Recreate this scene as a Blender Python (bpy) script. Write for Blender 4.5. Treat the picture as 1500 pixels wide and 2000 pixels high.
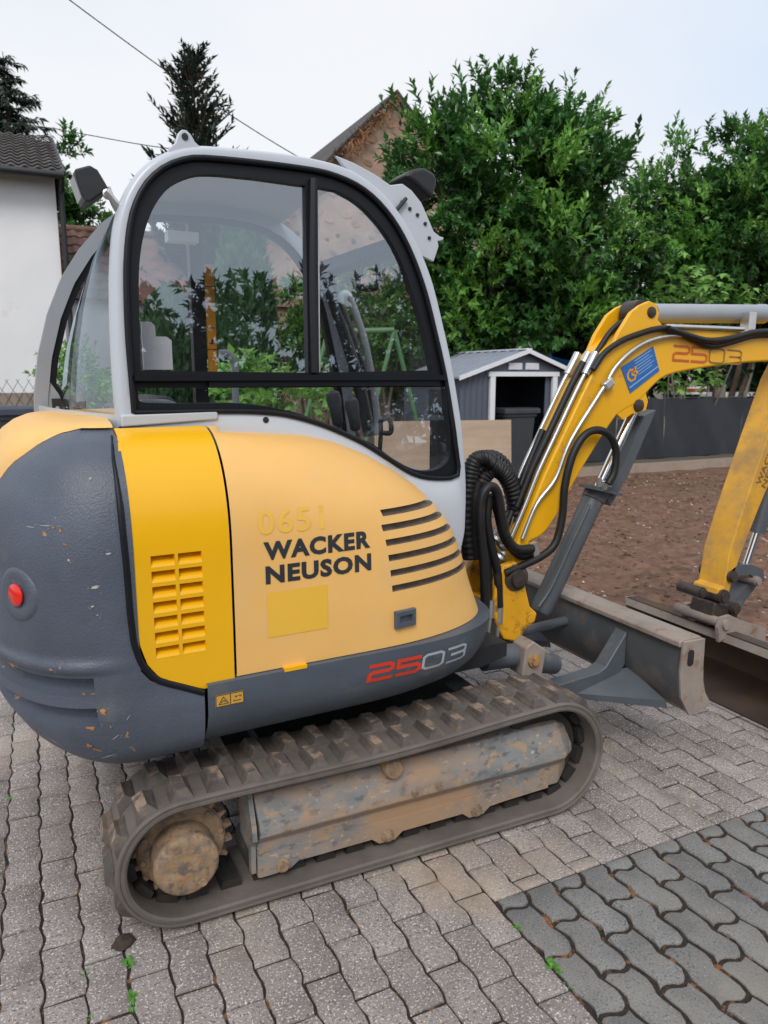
import bpy, bmesh, math, random
import numpy as np
from mathutils import Vector, Matrix, noise
random.seed(7); RNG = np.random.default_rng(7)
for _o in list(bpy.data.objects): bpy.data.objects.remove(_o)
SC = bpy.context.scene
COL = SC.collection
PI = math.pi
# ------------------------------------------------------------------ camera
# world: X = along the excavator (its front), Y = across it away from the viewer, Z = up; origin = slew centre on the ground
FPX, AZ, HORIZON = 1450.0, math.radians(65.0), 735.0        # focal length in photo pixels (1500 x 2000)
PITCH = math.atan((1000 - HORIZON) / FPX)
CAM = np.array([-1.02, -2.857, 1.7])
cd = bpy.data.cameras.new('camera'); cam = bpy.data.objects.new('camera', cd); COL.objects.link(cam)
cd.sensor_fit = 'VERTICAL'; cd.sensor_height = 36.0; cd.lens = FPX / 2000 * 36.0
cd.clip_start = 0.05; cd.clip_end = 2000
cd.dof.use_dof = True; cd.dof.focus_distance = 2.7; cd.dof.aperture_fstop = 5.0
cam.location = CAM; cam.rotation_euler = (PI/2 - PITCH, 0, AZ - PI/2)
SC.camera = cam
# ------------------------------------------------------------------ overcast sky
SUN_EL, SUN_AZ = math.radians(46), math.radians(238)
w = bpy.data.worlds.new('World'); SC.world = w; w.use_nodes = True
nt = w.node_tree; nt.nodes.clear()
def nd(nt, typ, **kw):
    n = nt.nodes.new(typ)
    for k, v in kw.items(): setattr(n, k, v)
    return n
o = nd(nt, 'ShaderNodeOutputWorld'); bg = nd(nt, 'ShaderNodeBackground'); bg.inputs['Strength'].default_value = 0.1
sky = nd(nt, 'ShaderNodeTexSky', sky_type='NISHITA'); sky.sun_disc = False
sky.sun_elevation = SUN_EL; sky.sun_rotation = math.radians(90) - SUN_AZ
tc = nd(nt, 'ShaderNodeTexCoord'); mp = nd(nt, 'ShaderNodeMapping'); mp.inputs['Scale'].default_value = (1, 1, 2.2)
nz = nd(nt, 'ShaderNodeTexNoise'); nz.inputs['Scale'].default_value = 1.35; nz.inputs['Detail'].default_value = 5; nz.inputs['Roughness'].default_value = 0.42
cr = nd(nt, 'ShaderNodeValToRGB'); cr.color_ramp.elements[0].position = 0.36; cr.color_ramp.elements[1].position = 0.60
cr.color_ramp.elements[0].color = (0.76, 0.86, 1.0, 1); cr.color_ramp.elements[1].color = (0.965, 0.975, 1.0, 1)
mu = nd(nt, 'ShaderNodeVectorMath', operation='SCALE'); mu.inputs['Scale'].default_value = 7.5
mx = nd(nt, 'ShaderNodeMixRGB'); mx.inputs['Fac'].default_value = 0.93
nt.links.new(tc.outputs['Generated'], mp.inputs['Vector']); nt.links.new(mp.outputs[0], nz.inputs['Vector'])
nt.links.new(nz.outputs['Fac'], cr.inputs['Fac']); nt.links.new(cr.outputs['Color'], mu.inputs[0])
nt.links.new(sky.outputs[0], mx.inputs[1]); nt.links.new(mu.outputs[0], mx.inputs[2])
nt.links.new(mx.outputs[0], bg.inputs['Color']); nt.links.new(bg.outputs[0], o.inputs[0])
sd = bpy.data.lights.new('sun', 'SUN'); sun = bpy.data.objects.new('sun', sd); COL.objects.link(sun)
sd.energy = 1.5; sd.angle = math.radians(26); sd.color = (1.0, 0.96, 0.90)
_d = Vector((math.cos(SUN_EL)*math.cos(SUN_AZ), math.cos(SUN_EL)*math.sin(SUN_AZ), math.sin(SUN_EL)))
sun.rotation_euler = _d.to_track_quat('Z', 'Y').to_euler(); sun.location = (0, -6, 12)
vs = SC.view_settings; vs.view_transform = 'Standard'; vs.look = 'None'; vs.exposure = 0.40; vs.gamma = 1.0; vs.use_curve_mapping = False
SC.render.engine = 'CYCLES'
SC.cycles.max_bounces = 8; SC.cycles.transparent_max_bounces = 24; SC.cycles.caustics_reflective = False; SC.cycles.caustics_refractive = False

# ------------------------------------------------------------------ pixels of the photograph -> directions
_fw = np.array([math.cos(AZ)*math.cos(PITCH), math.sin(AZ)*math.cos(PITCH), -math.sin(PITCH)])
_rt = np.array([math.sin(AZ), -math.cos(AZ), 0.0]); _up = np.cross(_rt, _fw)
def ray(x, y): return _fw*FPX + _rt*(x-750) - _up*(y-1000)
def at_depth(x, y, d):
    """point seen at pixel x, y whose horizontal distance along the viewing direction is d metres"""
    r = ray(x, y); h = r[0]*math.cos(AZ) + r[1]*math.sin(AZ)
    return Vector(CAM + r*(d/h))
def on_plane(x, y, axis, val):
    r = ray(x, y); return Vector(CAM + r*((val-CAM[axis])/r[axis]))
TURN = math.radians(3.0)                    # the upper structure is slewed a little against the tracks
_RT = np.array([[math.cos(TURN), math.sin(TURN), 0], [-math.sin(TURN), math.cos(TURN), 0], [0, 0, 1]])
_CL = _RT @ CAM
def U(x, y, v):
    """upper-structure coordinates (u, w) of pixel x, y on the lengthwise plane at v"""
    r = _RT @ ray(x, y); p = _CL + r*((v-_CL[1])/r[1]); return (float(p[0]), float(p[2]))

# ------------------------------------------------------------------ materials
MATS = {}
def mat(name, col, rough=0.5, metal=0.0, var=0.12, vscale=6.0, dirt=None, dirt_scale=5.0, dirt_lo=0.55, dirt_hi=0.7, bump=0.0, bscale=80.0,
        chips=None, chip_scale=30.0, chip_lo=0.68, coat=0.0, spec=0.5, world=False, stretch=(1, 1, 1), rand=0.0, speck=None, speck_scale=300.0, speck_lo=0.62, translucent=0.0, rough_var=0.0, dirt2=None, dirt2_scale=2.0, dirt2_lo=0.5, dirt2_hi=0.7, bdetail=6.0):
    if name in MATS: return MATS[name]
    m = bpy.data.materials.new(name); m.use_nodes = True; t = m.node_tree; t.nodes.clear()
    L = t.links.new
    out = nd(t, 'ShaderNodeOutputMaterial'); b = nd(t, 'ShaderNodeBsdfPrincipled')
    b.inputs['Roughness'].default_value = rough; b.inputs['Metallic'].default_value = metal
    b.inputs['Specular IOR Level'].default_value = spec; b.inputs['Coat Weight'].default_value = coat; b.inputs['Coat Roughness'].default_value = 0.12
    if world:
        co = nd(t, 'ShaderNodeNewGeometry').outputs['Position']
    else:
        co = nd(t, 'ShaderNodeTexCoord').outputs['Object']
    mpn = nd(t, 'ShaderNodeMapping'); mpn.inputs['Scale'].default_value = stretch; L(co, mpn.inputs['Vector']); co = mpn.outputs[0]
    def noise_tex(scale, detail=5.0, rg=0.55):
        n = nd(t, 'ShaderNodeTexNoise'); n.inputs['Scale'].default_value = scale; n.inputs['Detail'].default_value = detail; n.inputs['Roughness'].default_value = rg
        L(co, n.inputs['Vector']); return n.outputs['Fac']
    def ramp(src, lo, hi):
        r = nd(t, 'ShaderNodeMapRange'); r.inputs['From Min'].default_value = lo; r.inputs['From Max'].default_value = hi; r.clamp = True
        L(src, r.inputs['Value']); return r.outputs[0]
    def mix(fac, a, bcol):
        n = nd(t, 'ShaderNodeMixRGB'); L(fac, n.inputs['Fac'])
        if isinstance(a, tuple): n.inputs[1].default_value = (*a, 1)
        else: L(a, n.inputs[1])
        if isinstance(bcol, tuple): n.inputs[2].default_value = (*bcol, 1)
        else: L(bcol, n.inputs[2])
        return n.outputs[0]
    c0 = tuple(max(0, x*(1-var)) for x in col); c1 = tuple(min(1, x*(1+var)) for x in col)
    c = mix(ramp(noise_tex(vscale), 0.3, 0.7), c0, c1)
    if rand:
        oi = nd(t, 'ShaderNodeObjectInfo'); hs = nd(t, 'ShaderNodeHueSaturation')
        mr = nd(t, 'ShaderNodeMapRange'); mr.inputs['To Min'].default_value = 1-rand; mr.inputs['To Max'].default_value = 1+rand
        L(oi.outputs['Random'], mr.inputs['Value']); L(mr.outputs[0], hs.inputs['Value']); L(c, hs.inputs['Color']); c = hs.outputs[0]
    if speck: 
        s = noise_tex(speck_scale, 2.0)
        c = mix(ramp(s, speck_lo, speck_lo+0.06), c, speck)
        c = mix(ramp(noise_tex(speck_scale*0.7, 2.0), 0.56, 0.66), c, tuple(x*0.55 for x in col))
    if dirt2: c = mix(ramp(noise_tex(dirt2_scale, 6.0, 0.6), dirt2_lo, dirt2_hi), c, dirt2)
    if dirt:
        dm = ramp(noise_tex(dirt_scale, 8.0, 0.65), dirt_lo, dirt_hi); c = mix(dm, c, dirt)
    if chips:
        cm = ramp(noise_tex(chip_scale, 9.0, 0.62), chip_lo, chip_lo+0.015); c = mix(cm, c, chips)
    L(c, b.inputs['Base Color'])
    if rough_var:
        rr = nd(t, 'ShaderNodeMapRange'); rr.inputs['To Min'].default_value = max(0.02, rough-rough_var); rr.inputs['To Max'].default_value = min(1, rough+rough_var)
        L(noise_tex(vscale*2.3), rr.inputs['Value']); L(rr.outputs[0], b.inputs['Roughness'])
    if bump:
        bn = nd(t, 'ShaderNodeBump'); bn.inputs['Strength'].default_value = bump; bn.inputs['Distance'].default_value = 0.004
        L(noise_tex(bscale, bdetail, 0.6), bn.inputs['Height']); L(bn.outputs[0], b.inputs['Normal'])
    if translucent:
        tr = nd(t, 'ShaderNodeBsdfTranslucent'); L(c, tr.inputs['Color']); ms = nd(t, 'ShaderNodeMixShader'); ms.inputs['Fac'].default_value = translucent
        L(b.outputs[0], ms.inputs[1]); L(tr.outputs[0], ms.inputs[2]); L(ms.outputs[0], out.inputs[0])
    else: L(b.outputs[0], out.inputs[0])
    MATS[name] = m; return m
def glass(name, tint, ior=1.6, dust=0.0, dcol=(0.5, 0.5, 0.48)):
    m = bpy.data.materials.new(name); m.use_nodes = True; t = m.node_tree; t.nodes.clear(); L = t.links.new
    out = nd(t, 'ShaderNodeOutputMaterial'); tr = nd(t, 'ShaderNodeBsdfTransparent'); tr.inputs[0].default_value = (*tint, 1)
    gl = nd(t, 'ShaderNodeBsdfGlossy'); gl.inputs['Roughness'].default_value = 0.0; gl.inputs['Color'].default_value = (0.74, 0.87, 1, 1)
    fr = nd(t, 'ShaderNodeFresnel'); ge_ = nd(t, 'ShaderNodeNewGeometry'); im = nd(t, 'ShaderNodeMapRange')
    im.inputs['To Min'].default_value = ior; im.inputs['To Max'].default_value = 1/ior; L(ge_.outputs['Backfacing'], im.inputs['Value']); L(im.outputs[0], fr.inputs['IOR'])   # thin pane: both faces reflect alike
    m1 = nd(t, 'ShaderNodeMixShader'); L(fr.outputs[0], m1.inputs[0]); L(tr.outputs[0], m1.inputs[1]); L(gl.outputs[0], m1.inputs[2])
    last = m1
    if dust:
        df = nd(t, 'ShaderNodeBsdfDiffuse'); df.inputs[0].default_value = (*dcol, 1)
        co = nd(t, 'ShaderNodeTexCoord'); n = nd(t, 'ShaderNodeTexNoise'); n.inputs['Scale'].default_value = 3.0; n.inputs['Detail'].default_value = 7; L(co.outputs['Object'], n.inputs['Vector'])
        mr = nd(t, 'ShaderNodeMapRange'); mr.inputs['From Min'].default_value = 0.35; mr.inputs['From Max'].default_value = 0.8; mr.inputs['To Min'].default_value = dust*0.4; mr.inputs['To Max'].default_value = dust*2
        L(n.outputs['Fac'], mr.inputs['Value']); m2 = nd(t, 'ShaderNodeMixShader'); L(mr.outputs[0], m2.inputs[0]); L(m1.outputs[0], m2.inputs[1]); L(df.outputs[0], m2.inputs[2]); last = m2
    L(last.outputs[0], out.inputs[0]); MATS[name] = m; return m

MUD = (0.26, 0.16, 0.09)
YEL = mat('yellow_paint', (0.86, 0.45, 0.004), 0.33, var=0.03, vscale=2.5, dirt=(0.42, 0.26, 0.10), dirt_scale=26, dirt_lo=0.70, dirt_hi=0.76, chips=(0.75, 0.5, 0.3), chip_scale=45, chip_lo=0.755, coat=0.15, bump=0.03, bscale=300)
YELB = mat('yellow_boom_paint', (0.85, 0.43, 0.006), 0.36, var=0.05, vscale=3, dirt=(0.30, 0.19, 0.08), dirt_scale=9, dirt_lo=0.60, dirt_hi=0.80, coat=0.1, bump=0.05, bscale=120)
YELG = mat('grimy_yellow_casting', (0.72, 0.35, 0.01), 0.5, var=0.12, vscale=6, dirt=(0.06, 0.045, 0.035), dirt_scale=11, dirt_lo=0.50, dirt_hi=0.66, bump=0.2, bscale=60)
YELA = mat('dusty_yellow_arm', (0.70, 0.36, 0.03), 0.5, var=0.12, vscale=4, dirt=(0.36, 0.22, 0.09), dirt_scale=7, dirt_lo=0.42, dirt_hi=0.72, chips=(0.2, 0.13, 0.07), chip_scale=30, chip_lo=0.70, bump=0.1, bscale=90)
PEACH = mat('sun_faded_yellow_plastic', (0.85, 0.49, 0.15), 0.46, var=0.06, vscale=1.8, rough_var=0.08, chips=(0.16, 0.10, 0.06), chip_scale=55, chip_lo=0.795, dirt2=(0.80, 0.50, 0.20), dirt2_scale=4.5, dirt2_lo=0.52, dirt2_hi=0.75, dirt=(0.62, 0.42, 0.20), dirt_scale=38, dirt_lo=0.725, dirt_hi=0.76, bump=0.02, bscale=350)
GREYP = mat('grey_textured_plastic', (0.082, 0.098, 0.130), 0.42, var=0.18, vscale=4, chips=(0.45, 0.22, 0.09), chip_scale=13, chip_lo=0.655, bump=0.5, bscale=150, bdetail=3.0, dirt=(0.15, 0.14, 0.135), dirt_scale=7, dirt_lo=0.62, dirt_hi=0.85, dirt2=(0.3, 0.29, 0.28), dirt2_scale=120, dirt2_lo=0.70, dirt2_hi=0.73, rough_var=0.08)
GREYS = mat('grey_skirt_plastic', (0.075, 0.092, 0.118), 0.40, var=0.2, vscale=5, chips=(0.5, 0.5, 0.5), chip_scale=80, chip_lo=0.745, bump=0.2, bscale=110, dirt=(0.20, 0.18, 0.16), dirt_scale=7, dirt_lo=0.57, dirt_hi=0.85, stretch=(0.5, 1, 1.2))
SILV = mat('silver_cab_paint', (0.52, 0.555, 0.615), 0.33, var=0.03, vscale=3, coat=0.2, dirt=(0.36, 0.35, 0.34), dirt_scale=10, dirt_lo=0.68, dirt_hi=0.82)
SILD = mat('grey_cab_pillar_paint', (0.33, 0.36, 0.41), 0.42, var=0.06, vscale=3)
PANELW = mat('pale_cab_panel_paint', (0.50, 0.53, 0.575), 0.4, var=0.04, vscale=2, dirt=(0.36, 0.34, 0.32), dirt_scale=8, dirt_lo=0.66, dirt_hi=0.85)
RUB = mat('black_rubber_gasket', (0.007, 0.008, 0.012), 0.45, var=0.15, vscale=8, spec=0.3)
BLK = mat('black_plastic', (0.018, 0.019, 0.022), 0.5, var=0.25, vscale=10, bump=0.1)
HOSE = mat('black_hydraulic_hose', (0.007, 0.007, 0.008), 0.5, var=0.3, vscale=15, dirt=(0.045, 0.038, 0.033), dirt_scale=9, dirt_lo=0.58, dirt_hi=0.8, bump=0.3, bscale=220)
STEEL = mat('zinc_steel', (0.62, 0.62, 0.62), 0.32, metal=0.85, var=0.1, vscale=20)
CHROME = mat('chrome_rod', (0.82, 0.83, 0.85), 0.14, metal=1.0, var=0.04)
GREYM = mat('grey_painted_metal', (0.085, 0.097, 0.112), 0.42, var=0.15, vscale=6, dirt=(0.25, 0.20, 0.16), dirt_scale=10, dirt_lo=0.60, dirt_hi=0.8, bump=0.1, bscale=90)
GREYC = mat('light_grey_cylinder', (0.30, 0.325, 0.36), 0.38, var=0.08, vscale=4, dirt=(0.30, 0.2, 0.12), dirt_scale=8, dirt_lo=0.66, dirt_hi=0.85)
TRK = mat('worn_track_rubber', (0.078, 0.067, 0.060), 0.75, var=0.3, vscale=14, dirt=(0.20, 0.145, 0.105), dirt_scale=9, dirt_lo=0.48, dirt_hi=0.75, bump=0.5, bscale=120, world=True)
TRKB = mat('dusty_belt_rubber', (0.130, 0.112, 0.098), 0.7, var=0.25, vscale=5, dirt=(0.085, 0.07, 0.06), dirt_scale=6, dirt_lo=0.5, dirt_hi=0.75, bump=0.25, bscale=90, world=True)
TRKTOP = mat('mud_on_lug', (0.29, 0.205, 0.15), 0.85, var=0.3, vscale=9, dirt=(0.095, 0.08, 0.072), dirt_scale=15, dirt_lo=0.42, dirt_hi=0.54, bump=0.6, bscale=80, world=True)
TRKI = mat('dark_track_inside', (0.030, 0.026, 0.023), 0.7, var=0.3, vscale=14, dirt=(0.12, 0.085, 0.06), dirt_scale=10, dirt_lo=0.55, dirt_hi=0.8, bump=0.3)
MUDM = mat('mud_caked_grey_steel', (0.22, 0.225, 0.225), 0.55, var=0.25, vscale=9, dirt=(0.36, 0.235, 0.145), dirt_scale=4.5, dirt_lo=0.42, dirt_hi=0.60, bump=0.55, bscale=45, chips=(0.45, 0.16, 0.03), chip_scale=9, chip_lo=0.715, stretch=(0.6, 1, 1), speck=(0.44, 0.36, 0.28), speck_scale=55, speck_lo=0.62, dirt2=(0.36, 0.25, 0.16), dirt2_scale=30, dirt2_lo=0.54, dirt2_hi=0.64)
MUDC = mat('rusty_mud', (0.30, 0.20, 0.12), 0.85, var=0.3, vscale=22, dirt=(0.135, 0.115, 0.10), dirt_scale=34, dirt_lo=0.48, dirt_hi=0.64, bump=0.7, bscale=60, dirt2=(0.46, 0.22, 0.05), dirt2_scale=8, dirt2_lo=0.55, dirt2_hi=0.7)
RUST = mat('rusty_bucket_steel', (0.085, 0.060, 0.048), 0.5, metal=0.3, var=0.25, vscale=4, dirt=(0.16, 0.075, 0.035), dirt_scale=3.5, dirt_lo=0.48, dirt_hi=0.75, bump=0.15, bscale=40)
BLADEM = mat('dusty_grey_blade', (0.085, 0.09, 0.095), 0.5, var=0.15, vscale=5, dirt=(0.22, 0.155, 0.115), dirt_scale=5, dirt_lo=0.50, dirt_hi=0.75, bump=0.15, bscale=60)
DUSTM = mat('dusty_rim_steel', (0.30, 0.25, 0.215), 0.65, var=0.15, vscale=9, dirt=(0.22, 0.12, 0.07), dirt_scale=14, dirt_lo=0.55, dirt_hi=0.7, bump=0.2, bscale=70)
BOLT = mat('greasy_bolt_steel', (0.07, 0.055, 0.048), 0.5, metal=0.4, var=0.3, vscale=30, bump=0.3)
SLOTM = mat('dusty_slot_shadow_plastic', (0.16, 0.12, 0.09), 0.8, var=0.3, vscale=30)
GLASS = glass('cab_side_glass', (0.99, 0.99, 1.0), 2.9, 0.008)
GLASSF = glass('cab_far_glass', (0.95, 0.96, 0.95), 1.40, 0.006)
GLASSR = glass('cab_rear_glass', (0.90, 0.92, 0.93), 2.0, 0.03)
SEATM = mat('grey_seat_vinyl', (0.06, 0.065, 0.075), 0.55, var=0.1)
RED = mat('red_reflector_plastic', (0.75, 0.02, 0.008), 0.2, var=0.05, coat=0.5)
DECALK = mat('charcoal_decal', (0.028, 0.033, 0.042), 0.45, var=0.1)
DECALR = mat('red_decal', (0.62, 0.045, 0.020), 0.45, var=0.06)
DECALG = mat('pale_grey_decal', (0.36, 0.39, 0.44), 0.45, var=0.06)
DECALY = mat('unfaded_yellow_patch', (0.86, 0.50, 0.055), 0.5, var=0.03)
DECALY2 = mat('faint_yellow_number', (0.86, 0.50, 0.075), 0.5, var=0.03)
DECALO = mat('amber_label', (0.62, 0.34, 0.05), 0.5, var=0.05)
DECALB = mat('blue_company_plate', (0.02, 0.14, 0.42), 0.4, var=0.05)
DECALW = mat('pale_blue_print', (0.30, 0.46, 0.70), 0.5, var=0.05)
WHITEP = mat('white_plastic', (0.75, 0.77, 0.80), 0.5, var=0.03)

# ------------------------------------------------------------------ mesh helpers
def merge(*gs):
    V, F = [], []
    for v, f in gs:
        k = len(V); V += list(v); F += [tuple(i+k for i in q) for q in f]
    return V, F
def new_obj(name, geo, material, parent=None, smooth=40, kind=None, rot=None, loc=None, label=None):
    me = bpy.data.meshes.new(name); me.from_pydata([tuple(p) for p in geo[0]], [], geo[1]); me.validate()
    bm = bmesh.new(); bm.from_mesh(me); bmesh.ops.recalc_face_normals(bm, faces=bm.faces); bm.to_mesh(me); bm.free()
    if isinstance(material, (list, tuple)):
        for m_ in material: me.materials.append(m_)
    else: me.materials.append(material)
    if smooth:
        me.polygons.foreach_set('use_smooth', [True]*len(me.polygons)); me.set_sharp_from_angle(angle=math.radians(smooth))
    ob = bpy.data.objects.new(name, me); COL.objects.link(ob)
    if parent is not None: ob.parent = parent
    if rot is not None: ob.rotation_euler = rot
    if loc is not None: ob.location = loc
    if kind: ob['kind'] = kind
    if label: ob['label'] = label
    return ob
def thing(name, label, cat, loc=(0, 0, 0), rotz=0.0, group=None):
    e = bpy.data.objects.new(name, None); COL.objects.link(e); e.location = loc; e.rotation_euler = (0, 0, rotz); e.empty_display_size = 0.2
    e['label'] = label; e['category'] = cat
    if group: e['group'] = group
    return e
def tag(o_, label, cat, group=None):
    o_['label'] = label; o_['category'] = cat
    if group: o_['group'] = group
    return o_
def bevel(ob, wd=0.004, seg=2, ang=35):
    m = ob.modifiers.new('bevel', 'BEVEL'); m.width = wd; m.segments = seg; m.limit_method = 'ANGLE'; m.angle_limit = math.radians(ang); m.harden_normals = True
    return ob
def grid(rows, closed_u=False, closed_v=False):
    """rows: list of equally long lists of points"""
    n, m = len(rows), len(rows[0]); V = [p for r in rows for p in r]; F = []
    for i in range(n if closed_v else n-1):
        i2 = (i+1) % n
        for j in range(m if closed_u else m-1):
            j2 = (j+1) % m; F.append((i*m+j, i*m+j2, i2*m+j2, i2*m+j))
    return V, F
def box(c, s, rz=0.0, ry=0.0):
    M = Matrix.Rotation(rz, 3, 'Z') @ Matrix.Rotation(ry, 3, 'Y'); V = []
    for dx in (-1, 1):
        for dy in (-1, 1):
            for dz in (-1, 1): V.append(Vector(c) + M @ Vector((dx*s[0]/2, dy*s[1]/2, dz*s[2]/2)))
    return V, [(0, 1, 3, 2), (4, 6, 7, 5), (0, 4, 5, 1), (2, 3, 7, 6), (0, 2, 6, 4), (1, 5, 7, 3)]
def prism(pts, a, b, axis=1):
    """2-D polygon swept from a to b along an axis (1: pts are x, z; 0: y, z; 2: x, y)"""
    n = len(pts); V = []
    for t in (a, b):
        for p, q in pts: V.append({1: (p, t, q), 0: (t, p, q), 2: (p, q, t)}[axis])
    F = [tuple(range(n)), tuple(range(2*n-1, n-1, -1))] + [(i, (i+1) % n, n+(i+1) % n, n+i) for i in range(n)]
    return V, F
def frame_axes(d):
    d = Vector(d).normalized(); h = Vector((0, 0, 1)) if abs(d.z) < 0.95 else Vector((1, 0, 0))
    a = d.cross(h).normalized(); return a, d.cross(a).normalized()
def cyl(p, q, r, r2=None, n=20, caps=True):
    p, q = Vector(p), Vector(q); a, b = frame_axes(q-p); r2 = r if r2 is None else r2
    V = [p + (a*math.cos(2*PI*i/n) + b*math.sin(2*PI*i/n))*r for i in range(n)] + [q + (a*math.cos(2*PI*i/n) + b*math.sin(2*PI*i/n))*r2 for i in range(n)]
    F = [(i, (i+1) % n, n+(i+1) % n, n+i) for i in range(n)]
    if caps: F += [tuple(range(n-1, -1, -1)), tuple(range(n, 2*n))]
    return V, F
def lathe(p, d, prof, n=24):
    """profile (distance along d, radius) turned about the axis through p"""
    p = Vector(p); d = Vector(d).normalized(); a, b = frame_axes(d); rows = []
    for t, r in prof: rows.append([p + d*t + (a*math.cos(2*PI*i/n) + b*math.sin(2*PI*i/n))*max(r, 1e-4) for i in range(n)])
    return grid(rows, closed_u=True)
def smooth_path(pts, k=6, closed=False):
    P = [Vector(p) for p in pts]; n = len(P); out = []
    for i in range(n if closed else n-1):
        p0 = P[(i-1) % n] if closed or i > 0 else P[0]*2-P[1]; p1 = P[i]; p2 = P[(i+1) % n]
        p3 = P[(i+2) % n] if closed or i+2 < n else P[-1]*2-P[-2]
        for j in range(k):
            t = j/k; out.append(0.5*((2*p1) + (p2-p0)*t + (2*p0-5*p1+4*p2-p3)*t*t + (3*p1-p0-3*p2+p3)*t**3))
    if not closed: out.append(P[-1])
    return out
def tube(pts, r, n=10, k=6, smooth=True, caps=True):
    P = smooth_path(pts, k) if smooth and len(pts) > 2 else [Vector(p) for p in pts]
    T = [(P[min(i+1, len(P)-1)] - P[max(i-1, 0)]).normalized() for i in range(len(P))]
    a, b = frame_axes(T[0]); rows = []
    for i, p in enumerate(P):
        a = (a - T[i]*a.dot(T[i])).normalized(); b = T[i].cross(a); rr = r(i/(len(P)-1)) if callable(r) else r
        rows.append([p + (a*math.cos(2*PI*j/n) + b*math.sin(2*PI*j/n))*rr for j in range(n)])
    g = grid(rows, closed_u=True); V, F = list(g[0]), list(g[1])
    if caps: F += [tuple(range(n-1, -1, -1)), tuple(range(len(V)-n, len(V)))]
    return V, F
def resample(pts, n, closed=True):
    P = [np.array(p, float) for p in pts]
    if closed: P = P + [P[0]]
    seg = [np.linalg.norm(P[i+1]-P[i]) for i in range(len(P)-1)]; cum = np.concatenate([[0], np.cumsum(seg)]); tot = cum[-1]
    out = []
    for k in range(n):
        s = tot*k/(n if closed else n-1); i = min(int(np.searchsorted(cum, s, 'right'))-1, len(seg)-1)
        t = (s-cum[i])/max(seg[i], 1e-9); out.append(P[i]*(1-t) + P[i+1]*t)
    return out
def lerp_tab(tab, x):
    tab = sorted(tab)
    if x <= tab[0][0]: return tab[0][1]
    for (x0, y0), (x1, y1) in zip(tab, tab[1:]):
        if x <= x1: return y0 + (y1-y0)*(x-x0)/(x1-x0)
    return tab[-1][1]
def fill_poly(pts3):
    """triangulated planar polygon (possibly concave)"""
    bm = bmesh.new(); vs_ = [bm.verts.new(p) for p in pts3]
    es = [bm.edges.new((vs_[i], vs_[(i+1) % len(vs_)])) for i in range(len(vs_))]
    bmesh.ops.triangle_fill(bm, use_beauty=True, edges=es); bm.verts.index_update()
    V = [tuple(v.co) for v in bm.verts]; F = [tuple(v.index for v in f.verts) for f in bm.faces]; bm.free(); return V, F
# ---- lettering: strokes turned into flat ribbons
GLYPH = {
 'W': [[(0, 1), (.28, 0), (.5, .72), (.72, 0), (1, 1)]], 'A': [[(0, 0), (.5, 1), (1, 0)], [(.2, .3), (.8, .3)]], 'C': [[(.95, .82), (.7, 1), (.3, 1), (.03, .75), (.03, .25), (.3, 0), (.7, 0), (.95, .18)]],
 'K': [[(.06, 0), (.06, 1)], [(.92, 1), (.12, .5), (.95, 0)]], 'E': [[(.9, 1), (.06, 1), (.06, 0), (.9, 0)], [(.06, .5), (.78, .5)]], 'R': [[(.06, 0), (.06, 1), (.66, 1), (.9, .86), (.9, .62), (.66, .48), (.06, .48)], [(.5, .48), (.95, 0)]],
 'N': [[(.05, 0), (.05, 1), (.95, 0), (.95, 1)]], 'U': [[(.05, 1), (.05, .3), (.28, 0), (.72, 0), (.95, .3), (.95, 1)]], 'S': [[(.92, .85), (.7, 1), (.28, 1), (.06, .82), (.1, .6), (.88, .42), (.95, .18), (.72, 0), (.28, 0), (.04, .15)]],
 'O': [[(.3, 0), (.7, 0), (.96, .28), (.96, .72), (.7, 1), (.3, 1), (.04, .72), (.04, .28), (.3, 0)]], '0': [[(.3, 0), (.7, 0), (.92, .25), (.92, .75), (.7, 1), (.3, 1), (.08, .75), (.08, .25), (.3, 0)]],
 '6': [[(.85, .88), (.6, 1), (.3, .95), (.1, .6), (.1, .25), (.3, 0), (.7, 0), (.9, .22), (.88, .45), (.65, .6), (.3, .58), (.12, .4)]], '1': [[(.25, .75), (.6, 1), (.6, 0)]], '5': [[(.88, 1), (.2, 1), (.12, .52), (.6, .58), (.9, .38), (.85, .12), (.6, 0), (.28, 0), (.06, .14)]],
 'J': [[(.85, 1), (.85, .25), (.6, 0), (.3, 0), (.08, .2)]], 'I': [[(.5, 0), (.5, 1)]]}
GLYPH['b2'] = [[(0, 1), (.84, 1), (1, .88), (1, .64), (.84, .52), (.16, .52), (0, .40), (0, 0), (1, 0)]]
GLYPH['b5'] = [[(1, 1), (0, 1), (0, .54), (.84, .54), (1, .42), (1, .12), (.84, 0), (0, 0)]]
GLYPH['b0'] = [[(.16, 0), (.84, 0), (1, .14), (1, .86), (.84, 1), (.16, 1), (0, .86), (0, .14), (.16, 0)]]
GLYPH['b3'] = [[(0, 1), (.84, 1), (1, .88), (1, .62), (.84, .52), (.2, .52)], [(.84, .52), (1, .42), (1, .12), (.84, 0), (0, 0)]]
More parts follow.
